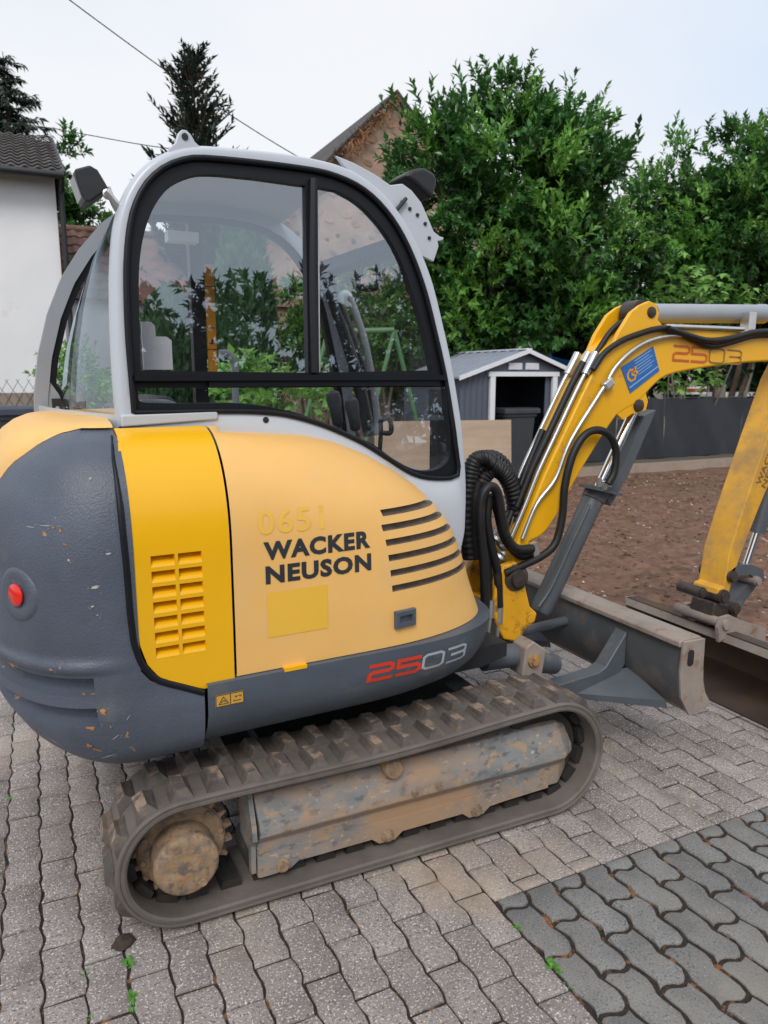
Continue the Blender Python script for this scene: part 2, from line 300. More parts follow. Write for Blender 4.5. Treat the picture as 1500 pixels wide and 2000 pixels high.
def ribbon(path, wd, sub=0.02):
    P = [Vector((p[0], p[1])) for p in path]; Q = [P[0]]
    closed = (P[0]-P[-1]).length < 1e-6
    L_, R_ = [], []
    for i in range(len(P)):
        a = P[i]-P[i-1] if i > 0 else ((P[-1]-P[-2]) if closed else P[1]-P[0]); b = P[i+1]-P[i] if i < len(P)-1 else ((P[1]-P[0]) if closed else P[-1]-P[-2])
        a.normalize(); b.normalize(); n1 = Vector((-a.y, a.x)); n2 = Vector((-b.y, b.x)); m_ = (n1+n2)
        if m_.length < 1e-4: m_ = n1.copy()
        m_.normalize(); m_ = m_ * (wd/2/max(0.45, m_.dot(n1)))
        p = P[i].copy()
        if not closed and i == 0: p = p - b*wd*0.35
        if not closed and i == len(P)-1: p = p + a*wd*0.35
        L_.append(p+m_); R_.append(p-m_)
    V, F = [], []
    for i in range(len(P)-1):
        k = max(1, int((P[i+1]-P[i]).length/sub)); base = len(V)
        for j in range(k+1):
            t = j/k; V.append(L_[i].lerp(L_[i+1], t)); V.append(R_[i].lerp(R_[i+1], t))
        F += [(base+2*j, base+2*j+1, base+2*j+3, base+2*j+2) for j in range(k)]
    return V, F
def lettering(glyphs, h, wfac, gap, stroke, slant=0.0, sub=0.02):
    V, F, x = [], [], 0.0
    for g in glyphs:
        gw = h*wfac*(0.5 if g == '1' else 1.3 if g == 'W' else 1)
        for path in GLYPH[g]:
            v, f = ribbon([(x + p[0]*gw + p[1]*h*slant, p[1]*h) for p in path], stroke, sub); k = len(V); V += v; F += [tuple(i+k for i in q) for q in f]
        x += gw + gap
    return V, F, x-gap
# ================================================================== ground
SANDJ = mat('joint_sand', (0.030, 0.021, 0.016), 0.95, var=0.5, vscale=60, bump=1.0, bscale=200, world=True, dirt=(0.26, 0.11, 0.04), dirt_scale=14, dirt_lo=0.57, dirt_hi=0.63, dirt2=(0.05, 0.06, 0.02), dirt2_scale=9, dirt2_lo=0.6, dirt2_hi=0.7)
PAVR = mat('reddish_concrete_paver', (0.285, 0.25, 0.238), 0.9, var=0.22, vscale=5, spec=0.2, bump=0.9, bscale=210, world=True, rand=0.17, speck=(0.66, 0.62, 0.58), speck_scale=150, speck_lo=0.585, dirt=(0.16, 0.14, 0.13), dirt_scale=4.5, dirt_lo=0.56, dirt_hi=0.8, dirt2=(0.46, 0.36, 0.27), dirt2_scale=0.55, dirt2_lo=0.56, dirt2_hi=0.70)
PAVD = mat('bluish_grey_concrete_paver', (0.207, 0.203, 0.198), 0.9, var=0.2, vscale=7, spec=0.2, bump=0.8, bscale=240, world=True, rand=0.12, speck=(0.40, 0.40, 0.40), speck_scale=200, speck_lo=0.63, dirt=(0.27, 0.25, 0.22), dirt_scale=1.6, dirt_lo=0.5, dirt_hi=0.75)
SOIL = mat('brown_garden_soil', (0.135, 0.070, 0.044), 0.95, var=0.4, vscale=3, bump=1.0, bscale=28, world=True, dirt=(0.21, 0.12, 0.078), dirt_scale=9, dirt_lo=0.46, dirt_hi=0.66, dirt2=(0.045, 0.028, 0.02), dirt2_scale=30, dirt2_lo=0.58, dirt2_hi=0.66)
EARTH = mat('far_ground_earth', (0.10, 0.085, 0.06), 0.95, var=0.3, vscale=0.6, bump=0.5, bscale=12, world=True, dirt=(0.07, 0.09, 0.035), dirt_scale=0.8)
gr = new_obj('ground', ([(-400, -400, -0.09), (400, -400, -0.09), (400, 500, -0.09), (-400, 500, -0.09)], [(0, 1, 2, 3)]), EARTH, None, 0, kind='structure')
PX1, PX0, PY0, PY1 = 2.255, -5.0, -4.6, 7.0       # paved yard near the machine
PW, PL_ = 0.1125, 0.225
DX0, DY1 = 0.227, -1.038                            # corner of the bluish patch
pave = new_obj('pavement', ([(-9, -14, -0.0065), (PX1, -14, -0.0065), (PX1, 12, -0.0065), (-9, 12, -0.0065)], [(0, 1, 2, 3)]), SANDJ, None, 0, kind='structure')
def wave(y, A): 
    p = (y/PL_) % 1.0; q = (p*2) % 1.0; s = (min(q, 0.35)/0.35*2-1) if q < 0.35 else (1-2*(q-0.35)/0.65)
    return A*(s*0.75 + 0.5*math.sin(2*PI*p))
def paver_outline(odd, A, Bc, gap):
    n = 9; ph = PL_/2 if odd else 0.0; pts = []
    ge = gap if Bc else 0.0085
    ys = [ge/2 + (PL_-ge)*i/(n-1) for i in range(n)]
    endn = 4 if Bc else 1
    def endw(x): return Bc*math.sin(2*PI*x/PW)
    left = [(wave(y+ph, A)+gap/2, y) for y in ys]; right = [(PW+wave(y+ph, A)-gap/2, y) for y in ys]
    if Bc:
        left = [(x, y + (endw(0) if i in (0, n-1) else 0)) for i, (x, y) in enumerate(left)]
        lo = [(left[0][0]+(right[0][0]-left[0][0])*t, gap/2+Bc*math.sin(2*PI*t)) for t in np.linspace(0, 1, 7)[1:-1]]
        hi = [(right[-1][0]+(left[-1][0]-right[-1][0])*t, PL_-gap/2+Bc*math.sin(2*PI*(1-t))) for t in np.linspace(0, 1, 7)[1:-1]]
    else: lo, hi = [], []
    return lo + right + hi + left[::-1]     # counter-clockwise from the lower left
def clean_out(pts, c0):
    return pts
def paver_geo(odd, A, Bc, gap, seed, cut=None):
    rnd = random.Random(seed); o_ = paver_outline(odd, A, Bc, gap)
    if cut: 
        for ax_, lim, sg_ in ((0, cut[0], 1), (0, cut[1], -1), (1, cut[2], 1), (1, cut[3], -1)):   # clip against each straight edge
            r_ = []
            for a_, b_ in zip(o_, o_[1:]+o_[:1]):
                ia, ib = (a_[ax_]-lim)*sg_ >= 0, (b_[ax_]-lim)*sg_ >= 0
                if ia: r_.append(a_)
                if ia != ib: t_c = (lim-a_[ax_])/(b_[ax_]-a_[ax_]); r_.append((a_[0]+(b_[0]-a_[0])*t_c, a_[1]+(b_[1]-a_[1])*t_c))
            o_ = r_
        q = [o_[0]]
        for p in o_[1:]:
            if (Vector(p)-Vector(q[-1])).length > 1e-4: q.append(p)
        o_ = q
    o_ = [(x+rnd.uniform(-1, 1)*0.0019, y+rnd.uniform(-1, 1)*0.0017) for x, y in o_]
    cx = sum(p[0] for p in o_)/len(o_); cy = sum(p[1] for p in o_)/len(o_); n = len(o_)
    def ring(k, z): 
        r = []
        for x, y in o_:
            d = Vector((x-cx, y-cy)); L_ = d.length; r.append((cx+d.x*(1-k/L_), cy+d.y*(1-k/L_), z))
        return r
    V = ring(0, -0.045) + ring(0, -0.0045) + ring(0.0015, -0.0012) + ring(0.0045, 0.0)
    F = []
    for k in range(3): F += [(k*n+i, k*n+(i+1) % n, (k+1)*n+(i+1) % n, (k+1)*n+i) for i in range(n)]
    F.append(tuple(range(3*n, 4*n))); return V, F
def mesh_of(name, geo, m, sm=True):
    me = bpy.data.meshes.new(name); me.from_pydata(geo[0], [], geo[1]); me.materials.append(m)
    if sm: me.polygons.foreach_set('use_smooth', [True]*len(me.polygons)); me.set_sharp_from_angle(angle=math.radians(50))
    return me
def px_of(p):
    v = np.array(p)-CAM; z = v @ _fw
    if z < 0.2: return None
    return 750+FPX*(v @ _rt)/z, 1000-FPX*(v @ _up)/z, z
red_vers = {(o2, k): mesh_of('paving_stone', paver_geo(o2, 0.0062, 0.0, 0.0068, 10*k+o2), PAVR) for o2 in (0, 1) for k in range(4)}
dark_vers = {(o2, k): mesh_of('grey_paving_stone', paver_geo(o2, 0.0100, 0.0085, 0.0155, 50+10*k+o2), PAVD) for o2 in (0, 1) for k in range(3)}
cells = []
i0, i1 = int(math.floor(PX0/PW)), int(math.floor(PX1/PW))
XOFF = DX0 - math.floor(DX0/PW)*PW
for i in range(i0, i1+1):
    for j in range(int(PY0/PL_)-2, int(PY1/PL_)+2):
        odd = i % 2; x = i*PW+XOFF; y = j*PL_ - (PL_/2 if odd else 0.0) + 0.03
        if x > PX1-0.02: continue
        cells.append((x, y, odd))
def in_dark(x, y): return x > DX0-0.02 and y < DY1
vis = []; rest_geo = []
for (x, y, odd) in cells:
    xc, yc = x+PW/2, y+PL_/2; dk = xc > DX0 and y < DY1-0.004
    # border stones of both fields are cut
    q = px_of((xc, yc, 0)) if -3 < xc and yc < 3 else None; seen = q is not None and -60 < q[0] < 1560 and q[1] < 2080 and not (-0.82 < xc < 0.9 and yc > -0.70)
    if q is not None and q[1] < 1180: seen = False
    vis.append((0 if seen else 1, q[2] if q else 99, x, y, odd, dk))
vis.sort(); n_red = 0; kk = 0
far_geo = {False: [], True: []}
for (hid, dist, x, y, odd, dk) in vis:
    kk += 1
    cut = None
    xc = x+PW/2
    if xc > DX0 and y < DY1 < y+PL_:
        # split across the straight joint
        for part_dk, lo_, hi_ in ((False, DY1+0.003-y, 1.0), (True, -1.0, DY1-0.004-y)):
            if part_dk and hi_ < 0.03 or (not part_dk and PL_-lo_ < 0.03): continue
            g = paver_geo(odd, 0.0100 if part_dk else 0.0062, 0.0085 if part_dk else 0.0, 0.0155 if part_dk else 0.0068, kk, (-1.0 if x > DX0+0.02 else 0.004, 1.0, lo_, hi_))
            ob = bpy.data.objects.new('grey_paving_stone' if part_dk else 'paving_stone', mesh_of('paving_stone', g, PAVD if part_dk else PAVR)); COL.objects.link(ob); ob.parent = pave; ob.location = (x, y, random.uniform(-.0008, .0008)); n_red += not part_dk
        continue
    if dk and x < DX0+0.02: g = paver_geo(odd, 0.0100, 0.0085, 0.0155, kk, (0.005, 1, -1, 1)); me = mesh_of('grey_paving_stone', g, PAVD)
    elif not dk and y < DY1 and DX0-PW-0.02 < x < DX0-0.02: g = paver_geo(odd, 0.0062, 0.0, 0.0068, kk, (-1, PW-0.005, -1, 1)); me = mesh_of('paving_stone', g, PAVR)
    else: me = (dark_vers if dk else red_vers)[(odd, random.randrange(3 if dk else 4))]
    if hid or (not dk and n_red >= 295):
        vv = [(v.co.x+x, v.co.y+y, v.co.z+random.uniform(-.0006, .0006)*0) for v in me.vertices]; far_geo[dk].append((vv, [tuple(p.vertices) for p in me.polygons])); continue
    if not dk: n_red += 1
    ob = bpy.data.objects.new(me.name.split('.')[0], me); COL.objects.link(ob); ob.parent = pave
    ob.location = (x, y, random.uniform(-.002, .002)); ob.rotation_euler = (random.uniform(-.008, .008), random.uniform(-.012, .012), random.uniform(-.012, .012))
for dk, m_, nm in ((False, PAVR, 'paving_stones_beyond'), (True, PAVD, 'grey_paving_stones_beyond')):
    if far_geo[dk]: new_obj(nm, merge(*far_geo[dk]), m_, pave, 50, kind='stuff')
# soil bed
def soil_z(x, y):
    n = noise.noise(Vector((x*0.7, y*0.7, 3.1)))*0.05 + noise.noise(Vector((x*3.1, y*3.1, 1.7)))*0.022 + noise.noise(Vector((x*9, y*9, 5.2)))*0.026 + noise.noise(Vector((x*22, y*22, 8.2)))*0.016
    return 0.0 + n + 0.0
xs = list(np.arange(PX1+0.01, 7.0, 0.045)) + list(np.linspace(7.05, 40, 90)); ys = list(np.arange(-3.0, 7.24, 0.06)) 
rows = [[Vector((x, y, soil_z(x, y) if x > PX1+0.05 else -0.02)) for x in xs] for y in ys]
so = new_obj('soil', grid(rows), SOIL, None, 180, kind='structure')
g_ = [(-9, 12, -0.02)]
# clods, pebbles and dry leaf scraps lying on the soil
def scatter_bits(n, size, seed, flat):
    rs = np.random.default_rng(seed); V, F = [], []
    for k in range(n):
        x = rs.uniform(2.5, 9.5) ; y = rs.uniform(-0.5, 7.0); s = size*rs.uniform(0.4, 1.6); z = soil_z(x, y); th_ = rs.uniform(0, PI); c, s_n = math.cos(th_), math.sin(th_); b = len(V)
        if flat:
            P = [(-1, 0, 0.1), (0, -.45, .25), (1, 0, .45), (0, .45, .15)]; V += [(x+s*(p[0]*c-p[1]*s_n), y+s*(p[0]*s_n+p[1]*c), z+0.006+s*p[2]*0.5) for p in P]; F += [(b, b+1, b+2), (b, b+2, b+3)]
        else:
            P = [(1, 0, 0), (.3, .9, .1), (-.8, .6, 0), (-.9, -.5, .1), (.2, -.9, 0), (.1, .1, .8), (0, 0, -.5)]
            V += [(x+s*(p[0]*c-p[1]*s_n)*rs.uniform(.7, 1.2), y+s*(p[0]*s_n+p[1]*c)*rs.uniform(.7, 1.2), z+s*p[2]*rs.uniform(.5, 1.1)) for p in P]
            F += [(b+i, b+(i+1) % 5, b+5) for i in range(5)] + [(b+(i+1) % 5, b+i, b+6) for i in range(5)]
    return V, F
tag(new_obj('soil_clods', scatter_bits(4200, 0.020, 3, False), SOIL, None, 0, kind='stuff'), 'crumbly brown clods scattered over the soil bed', 'clods')
tag(new_obj('pebbles', scatter_bits(800, 0.013, 4, False), mat('pale_pebble', (0.42, 0.37, 0.32), 0.8, var=0.3, vscale=3, world=True), None, 0, kind='stuff'), 'small pale pebbles lying on the brown soil', 'pebbles')
tag(new_obj('leaf_litter', scatter_bits(230, 0.026, 5, True), mat('dry_leaf', (0.38, 0.22, 0.11), 0.8, var=0.5, vscale=2, world=True), None, 0, kind='stuff'), 'dry tan leaf scraps lying on the brown soil', 'leaf litter')
# weeds and moss in the joints
WEED = mat('weed_green', (0.10, 0.30, 0.035), 0.6, var=0.3, vscale=40, world=True, translucent=0.3)
def weed(x, y, n, h, spread, label, seed):
    rs = random.Random(seed); V, F = [], []
    for k in range(n):
        a = rs.uniform(0, 2*PI); r = rs.uniform(0, spread); bx_, by_ = x+(rs.random()-0.5)*0.008, y+rs.uniform(-spread, spread); L_ = h*rs.uniform(.5, 1.2); w_ = L_*0.25; b = len(V)
        dx, dy = math.cos(a), math.sin(a); nx, ny = -dy, dx; base = Vector((bx_, by_, -0.006))
        V += [base, base+Vector((dx*L_*.5+nx*w_, dy*L_*.5+ny*w_, L_*.5)), base+Vector((dx*L_*.95, dy*L_*.95, L_*.42)), base+Vector((dx*L_*.5-nx*w_, dy*L_*.5-ny*w_, L_*.5))]; F.append((b, b+1, b+2, b+3))
    tag(new_obj('weed', (V, F), WEED, None, 0), label, 'weed')
def ground_px(x, y): p = on_plane(x, y, 2, 0.0); return p.x, p.y
for k, (px, py, n, h, sp, lb) in enumerate(((1082, 1890, 26, 0.022, 0.022, 'tuft of weed on the edge of the bluish paving, the biggest one'), (1008, 1812, 14, 0.018, 0.014, 'small weed at the edge of the bluish paving beside its cut corner stone'), (1112, 1925, 7, 0.012, 0.010, 'tiny weed sprig beside the biggest tuft of weed'),
    (225, 1890, 14, 0.022, 0.02, 'thin grass blades in a joint beside the clump of mud'), (236, 1965, 22, 0.020, 0.035, 'row of weed sprouts in a joint of the reddish paving'), (146, 1905, 6, 0.014, 0.012, 'lone sprout in a joint left of the track'), (152, 1993, 6, 0.014, 0.012, 'pale sprout in a joint of the reddish paving'), (48, 1553, 10, 0.018, 0.012, 'weed in a joint behind the tail of the excavator'), (1207, 1362, 7, 0.02, 0.012, 'weed sprout on the paving below the blade'), (1195, 1387, 5, 0.015, 0.01, 'tiny sprout on the paving by the front of the track'))):
    gx, gy = ground_px(px, py); gx = XOFF+round((gx-XOFF)/PW)*PW; weed(gx, gy, n, h, sp, lb, k)
gx, gy = ground_px(240, 1845)
rs = random.Random(3); dm = lathe((gx, gy, 0.0), (0, 0, 1), [(0, 0.03), (0.008, 0.034), (0.018, 0.024), (0.024, 0.004)], 10); dm = ([Vector((p[0]+rs.uniform(-.006, .006), p[1]+rs.uniform(-.006, .006), max(0.0, p[2]+rs.uniform(-.003, .003)))) for p in dm[0]], dm[1])
tag(new_obj('mud_clump', dm, mat('dark_mud', (0.05, 0.034, 0.025), 0.95, var=0.4, vscale=40, bump=1.0, bscale=90), None, 50), 'dark clump of mud fallen on the paving beside the track', 'mud')
gx, gy = ground_px(1215, 1168)
leafv = []
# ================================================================== excavator
EX = thing('mini_excavator', 'yellow and grey mini excavator on rubber tracks parked on the paving', 'excavator')
UR = (0, 0, TURN)
def up(name, geo, m, smooth=40, parent=None, **k):
    return new_obj(name, geo, m, EX if parent is None else parent, smooth, rot=UR if parent is None else None, **k)
VIN, VSIDE, WTOP = -0.44, -0.70, 1.548
def Vs(w_):
    """half width of the body at height w (side wall, shoulder rolling in under the cab)"""
    if w_ <= 1.18: return VSIDE + 0.015*max(0, (0.95-w_))
    t = min(1, (w_-1.18)/(WTOP-1.18)); return VIN + (VSIDE-VIN)*math.sqrt(max(0, 1-t**2.4))
# ---- sun-faded engine hood with nose slots
arc = [(415, 843, -.45), (470, 838, -.45), (560, 845, -.45), (640, 862, -.45), (700, 885, -.45), (760, 920, -.45), (800, 947, -.46), (840, 980, -.48), (880, 1022, -.5), (905, 1060, -.52), (930, 1110, -.54), (952, 1165, -.55), (968, 1215, -.55)]
arc_uw = [U(x, y, v) for x, y, v in arc]
_t = []
for u_, w_ in arc_uw:
    _t.append((min(w_, (_t[-1][0]-0.002) if _t else WTOP), u_+0.015))
UMAX = sorted(_t); USEAM = U(463, 1310, VSIDE)[0]
WB = U(463, 1325, VSIDE)[1] + 0.006
def umax(w_):
    return max(lerp_tab(UMAX, w_), USEAM+0.02)
def hood_pt(w_, t, off=0.0):
    v0 = Vs(w_); um = umax(w_); Lc = min(0.62, (um-USEAM)*0.98); us = um-Lc; p = 2.25
    vin = VIN + 0.10*max(0, min(1, (1.3-w_)/0.4))
    s_str = us-USEAM; tot = s_str + Lc*1.1
    s = t*tot
    if s <= s_str: return Vector((USEAM+s, v0-off, w_))
    a = (s-s_str)/(tot-s_str)*PI/2
    cu, cv = max(0, math.sin(a))**(2/p), max(0, math.cos(a))**(2/p)
    d = Vector((math.sin(a), -math.cos(a), 0))
    return Vector((us+Lc*cu, vin+(v0-vin)*cv, w_)) + d*off
def hood_at(u_, w_, off=0.0015):
    lo, hi = 0.0, 1.0
    for _ in range(24):
        md = (lo+hi)/2
        if hood_pt(w_, md).x < u_: lo = md
        else: hi = md
    p = hood_pt(w_, lo, 0); e = 0.004
    du = hood_pt(w_, min(1, lo+e))-hood_pt(w_, max(0, lo-e)); dw = hood_pt(w_+e, lo)-hood_pt(w_-e, lo); n = dw.cross(du)
    if n.y > 0: n = -n
    return p + n.normalized()*off
slot_px = [(747, 1006), (750, 1034), (753, 1063), (755, 1093), (755, 1123), (757, 1153)]
slots = [U(x, y, VSIDE) for x, y in slot_px]
SH = 0.011
rows_w = [WB, WB+0.008, WB+0.03, WB+0.07, WB+0.11]
edges = []
for u_, w_ in slots: edges += [w_-SH, w_+SH]
rows_w += [w_ for w_ in np.linspace(WB+0.14, min(edges)-0.02, 5)] + sorted(edges) + [w_ for w_ in np.linspace(max(edges)+0.02, WTOP-0.04, 9)] + [WTOP-0.02, WTOP-0.008, WTOP-0.0015]
rows_w = sorted(rows_w); NT = 60
hp = [[hood_pt(w_, j/NT) for j in range(NT+1)] for w_ in rows_w]
V, F = grid(hp); keep = []; slot_cells = {}
for i in range(len(rows_w)-1):
    mid = (rows_w[i]+rows_w[i+1])/2
    hit = next((k for k, (u_, w_) in enumerate(slots) if abs(mid-w_) < SH*0.5), None)
    for j in range(NT):
        f = F[i*NT+j]
        if hit is not None and hp[i][j].x > slots[hit][0]: slot_cells.setdefault(hit, []).append((i, j))
        else: keep.append(f)
rim = [[Vector((p.x, p.y+0.03, p.z-0.004)) for p in hp[0]], hp[0]]
back = [[Vector((USEAM, Vs(w_), w_)) for w_ in rows_w], [Vector((USEAM+0.012, Vs(w_)+0.03, w_)) for w_ in rows_w]]
HOOD = up('engine_hood', merge((V, keep), grid(rim), grid(back)), PEACH, 50, label='sun-faded peach yellow engine hood with slotted nose')
for k, cells in slot_cells.items():
    i = cells[0][0]; js = [c[1] for c in cells]; j0, j1 = min(js), max(js)+1
    A = [hp[i][j] for j in range(j0, j1+1)]; B = [hp[i+1][j] for j in range(j0, j1+1)]
    dep = 0.022
    def inn(p, j): return p - (hood_pt(p.z, j/NT, 0.01)-hood_pt(p.z, j/NT, 0)).normalized()*dep
    Ai = [inn(p, j0+n) for n, p in enumerate(A)]; Bi = [inn(p, j0+n) for n, p in enumerate(B)]
    end = [[A[0], B[0]], [Ai[0], Bi[0]]]
    up('vent_slot', merge(grid([A, Ai, Bi, B]), grid(end)), SLOTM, 40, parent=HOOD)
# latch
lu, lw = U(792, 1208, VSIDE); lc = hood_at(lu, lw, 0.0)
lx = (hood_at(lu+0.03, lw, 0)-hood_at(lu-0.03, lw, 0)).normalized()
def on_latch(a, b, c): return lc + lx*a + Vector((0, 0, b)) + Vector((lx.y, -lx.x, 0))*c
o_, i_ = [(-.042, -.03), (.042, -.03), (.042, .03), (-.042, .03)], [(-.032, -.020), (.032, -.020), (.032, .020), (-.032, .020)]
rings = [[on_latch(a, b, -0.004) for a, b in o_], [on_latch(a, b, 0.012) for a, b in o_], [on_latch(a*.93, b*.93, 0.015) for a, b in o_], [on_latch(a*.86, b*.66, 0.0145) for a, b in i_], [on_latch(a*.8, b*.6, 0.002) for a, b in i_]]
g = grid(rings, closed_u=True); g[1].append((16, 17, 18, 19))
LT = up('hood_latch', g, GREYS, 30, parent=HOOD)
# decals on the hood
def on_hood(x0, w0, V2, off=0.0016, tilt=0.0): return [hood_at(x0+p.x, w0+p.y+tilt*p.x, off) for p in V2]
def font_text(txt, bold=0.0, space=1.0):
    """built-in typeface -> flat mesh (vertices, faces), height of capitals scaled to 1"""
    cu = bpy.data.curves.new('lettering', 'FONT'); cu.body = txt; cu.size = 1.0; cu.offset = bold; cu.space_character = space; cu.resolution_u = 3
    tmp = bpy.data.objects.new('lettering', cu); COL.objects.link(tmp); bpy.context.view_layer.update()
    me = bpy.data.meshes.new_from_object(tmp.evaluated_get(bpy.context.evaluated_depsgraph_get())); V2 = [Vector((v.co.x, v.co.y)) for v in me.vertices]; F2 = [tuple(p.vertices) for p in me.polygons]
    bpy.data.objects.remove(tmp); bpy.data.curves.remove(cu); bpy.data.meshes.remove(me)
    x0, y0 = min(p.x for p in V2), min(p.y for p in V2); hh = max(p.y for p in V2)-y0; ww = max(p.x for p in V2)-x0
    return [Vector(((p.x-x0)/ww, (p.y-y0)/hh)) for p in V2], F2
def hood_text(txt, x0, w0, h, wid, bold, m, name, space=1.0, off=0.0016):
    V2, F2 = font_text(txt, bold, space)
    up(name, (on_hood(x0, w0, [Vector((p.x*wid, p.y*h)) for p in V2], off), F2), m, 0, parent=HOOD)
a0, a1 = U(515, 1098, VSIDE), U(725, 1080, VSIDE)
hood_text('WACKER', a0[0], a0[1]+0.004, 0.058, a1[0]-a0[0], 0.046, DECALK, 'brand_lettering', 1.12)
b0, b1 = U(519, 1142, VSIDE), U(726, 1118, VSIDE)
hood_text('NEUSON', b0[0], b0[1], 0.058, b1[0]-b0[0], 0.046, DECALK, 'brand_lettering', 1.12)
c0, c1 = U(505, 1050, VSIDE), U(634, 1044, VSIDE)
hood_text('0651', c0[0], c0[1]+0.006, 0.075, c1[0]-c0[0], 0.016, DECALY2, 'faded_number', 1.1)
q0, q1 = U(524, 1246, VSIDE), U(639, 1142, VSIDE)
n_ = 8; patch = [[hood_at(q0[0]+(q1[0]-q0[0])*i/n_, q0[1]+(q1[1]-q0[1])*j/n_, 0.0014) for i in range(n_+1)] for j in range(n_+1)]
up('label_ghost', grid(patch), DECALY, 40, parent=HOOD, label='square of unfaded yellow where a label was removed')
# ---- bright yellow side panel with pressed louvres
s1 = [(1.60, -0.853), (1.548, -0.85), (1.45, -0.838), (1.2, -0.808), (1.05, -0.792), (0.95, -0.78), (0.88, -0.765), (0.83, -0.735), (0.80, -0.70), (0.785, -0.66), (0.778, -0.62)]
s1_px = [(212, 846), (222, 890), (232, 950), (243, 1050), (250, 1120), (256, 1200), (264, 1260), (280, 1300), (305, 1326), (340, 1338), (398, 1347)]
S1 = [U(x, y, Vs(max(0.7, min(1.548, 1.55-(y-846)/640)))) for x, y in s1_px]
def seam_u(w_): return lerp_tab([(b, a) for a, b in S1], w_)
WP0 = min(b for a, b in S1) + 0.004
def body_pt(u_, w_, off=0.0):
    n = Vector((0, -1, 0)); e = 0.003
    if w_ > 1.18: n = Vector((0, -(2*e), -(Vs(min(w_+e, WTOP-1e-4))-Vs(w_-e)))); n = Vector((0, -2*e, Vs(min(w_+e, WTOP-1e-4))-Vs(w_-e))).normalized()
    return Vector((u_, Vs(w_), w_)) + n*off
lv = []   # louvre openings in (u, w)
lx0, lx1, lx2, lx3 = U(294, 1095, VSIDE)[0], U(341, 1095, VSIDE)[0], U(348, 1095, VSIDE)[0], U(394, 1095, VSIDE)[0]
wl = np.linspace(U(300, 1097, VSIDE)[1], U(316, 1274, VSIDE)[1], 7)
LH = 0.0165
pw = sorted([w_ for w_ in np.linspace(WP0, WTOP-0.002, 44) if all(abs(w_-wc) > LH+0.003 for wc in wl)] + [wc+s*LH for wc in wl for s in (-1, 1)])
prow = []
for w_ in pw:
    a, b = seam_u(w_)+0.012, USEAM-0.008
    cols = list(np.linspace(a, max(a, lx0), 6)) + [max(a, lx1), max(a, lx2), max(a, lx3)] + list(np.linspace(lx3, b, 6))[1:]
    prow.append([body_pt(u_, w_, 0.002) for u_ in cols])
pv, pf = grid(prow); nc = len(prow[0])-1; kept = []
for i in range(len(pw)-1):
    inl = any(abs((pw[i]+pw[i+1])/2-wc) < LH*0.6 for wc in wl)
    for j in range(nc):
        if not (inl and j in (5, 7)): kept.append(pf[i*nc+j])
edge = [Vector((p.x, p.y+0.02, p.z)) for p in [r[0] for r in prow]]; edge2 = [Vector((p.x, p.y+0.02, p.z)) for p in [r[-1] for r in prow]]; bott = [Vector((p.x, p.y+0.02, p.z)) for p in prow[0]]
SP = up('side_panel', merge((pv, kept), grid([edge, [r[0] for r in prow]]), grid([[r[-1] for r in prow], edge2]), grid([bott, prow[0]])), YEL, 40, label='bright yellow side panel with two columns of louvres')
for wc in wl:
    for ua, ub in ((lx0, lx1), (lx2, lx3)):
        ua = max(ua, seam_u(wc)+0.012); ub2 = ub
        y0 = VSIDE-0.002; yd = y0+0.045; wa, wb = wc-LH, wc+LH; ym = y0-0.003
        LV = [(ua, y0, wa), (ub, y0, wa), (ub, y0, wb), (ua, y0, wb), (ua, yd, wb), (ub, yd, wb), (ua, y0+0.004, wa+0.008), (ub, y0+0.004, wa+0.008)]
        up('louvre', (LV, [(0, 1, 7, 6), (6, 7, 5, 4), (3, 4, 5, 2), (0, 6, 4, 3), (1, 2, 5, 7)]), YEL, 20, parent=SP)
# ---- grey counterweight wrapping round the tail
UC = -0.84
def cw_rear(w_): return lerp_tab([(0.545, -1.04), (0.575, -1.11), (0.62, -1.165), (0.70, -1.215), (0.78, -1.235), (0.95, -1.245), (1.2, -1.235), (1.35, -1.21), (1.45, -1.17), (1.52, -1.10), (1.56, -1.02)], w_)
def cw_v(w_):
    if w_ > 0.80: return Vs(w_)-0.004
    return lerp_tab([(0.545, -0.60), (0.56, -0.635), (0.585, -0.665), (0.62, -0.688), (0.68, -0.702), (0.74, -0.708), (0.80, Vs(0.80)-0.004)], w_)
def cw_pt(a, w_, off=0.0):
    p = 2.35; c, s = math.cos(a), math.sin(a)
    cu, cv = abs(s)**(2/p), abs(c)**(2/p)*(1 if c >= 0 else -1)
    n = Vector((-s, -c, 0))
    return Vector((UC-(UC-cw_rear(w_))*cu, cw_v(w_)*cv, w_)) + n*off
def groove(a, w_):
    d = 0.0
    for w0, w1 in ((0.812, 0.866), (0.720, 0.776)):
        if a > 0.262 and w0 < w_ < w1: d = -0.040*min(1.0, (w_-w0)/0.006)
    if a > 0.02 and 0.872 < w_ < 0.918: d += 0.013*math.sin((w_-0.872)/0.046*PI)*min(1, (a-0.02)/0.3)
    la, lw2 = 0.95, 1.19
    return d
cww = sorted(list(np.linspace(0.545, 0.71, 9)) + [0.7195, 0.724, 0.732, 0.745, 0.76, 0.7735, 0.7765, 0.79, 0.8115, 0.816, 0.824, 0.837, 0.852, 0.8635, 0.8665, 0.873, 0.882, 0.892, 0.902, 0.911, 0.918] + list(np.linspace(0.935, 1.545, 21)))
aa = sorted(list(np.linspace(0, 0.24, 6)) + [0.258, 0.266] + list(np.linspace(0.30, PI/2, 27)) + list(np.linspace(PI/2+0.1, PI, 14)))
WSPLIT = [(0.0, 1.548), (0.35, 1.548), (0.62, 1.535), (0.80, 1.50), (0.95, 1.45), (1.1, 1.38), (1.3, 1.30), (1.57, 1.26), (2.2, 1.30), (PI, 1.50)]
rowsg = []
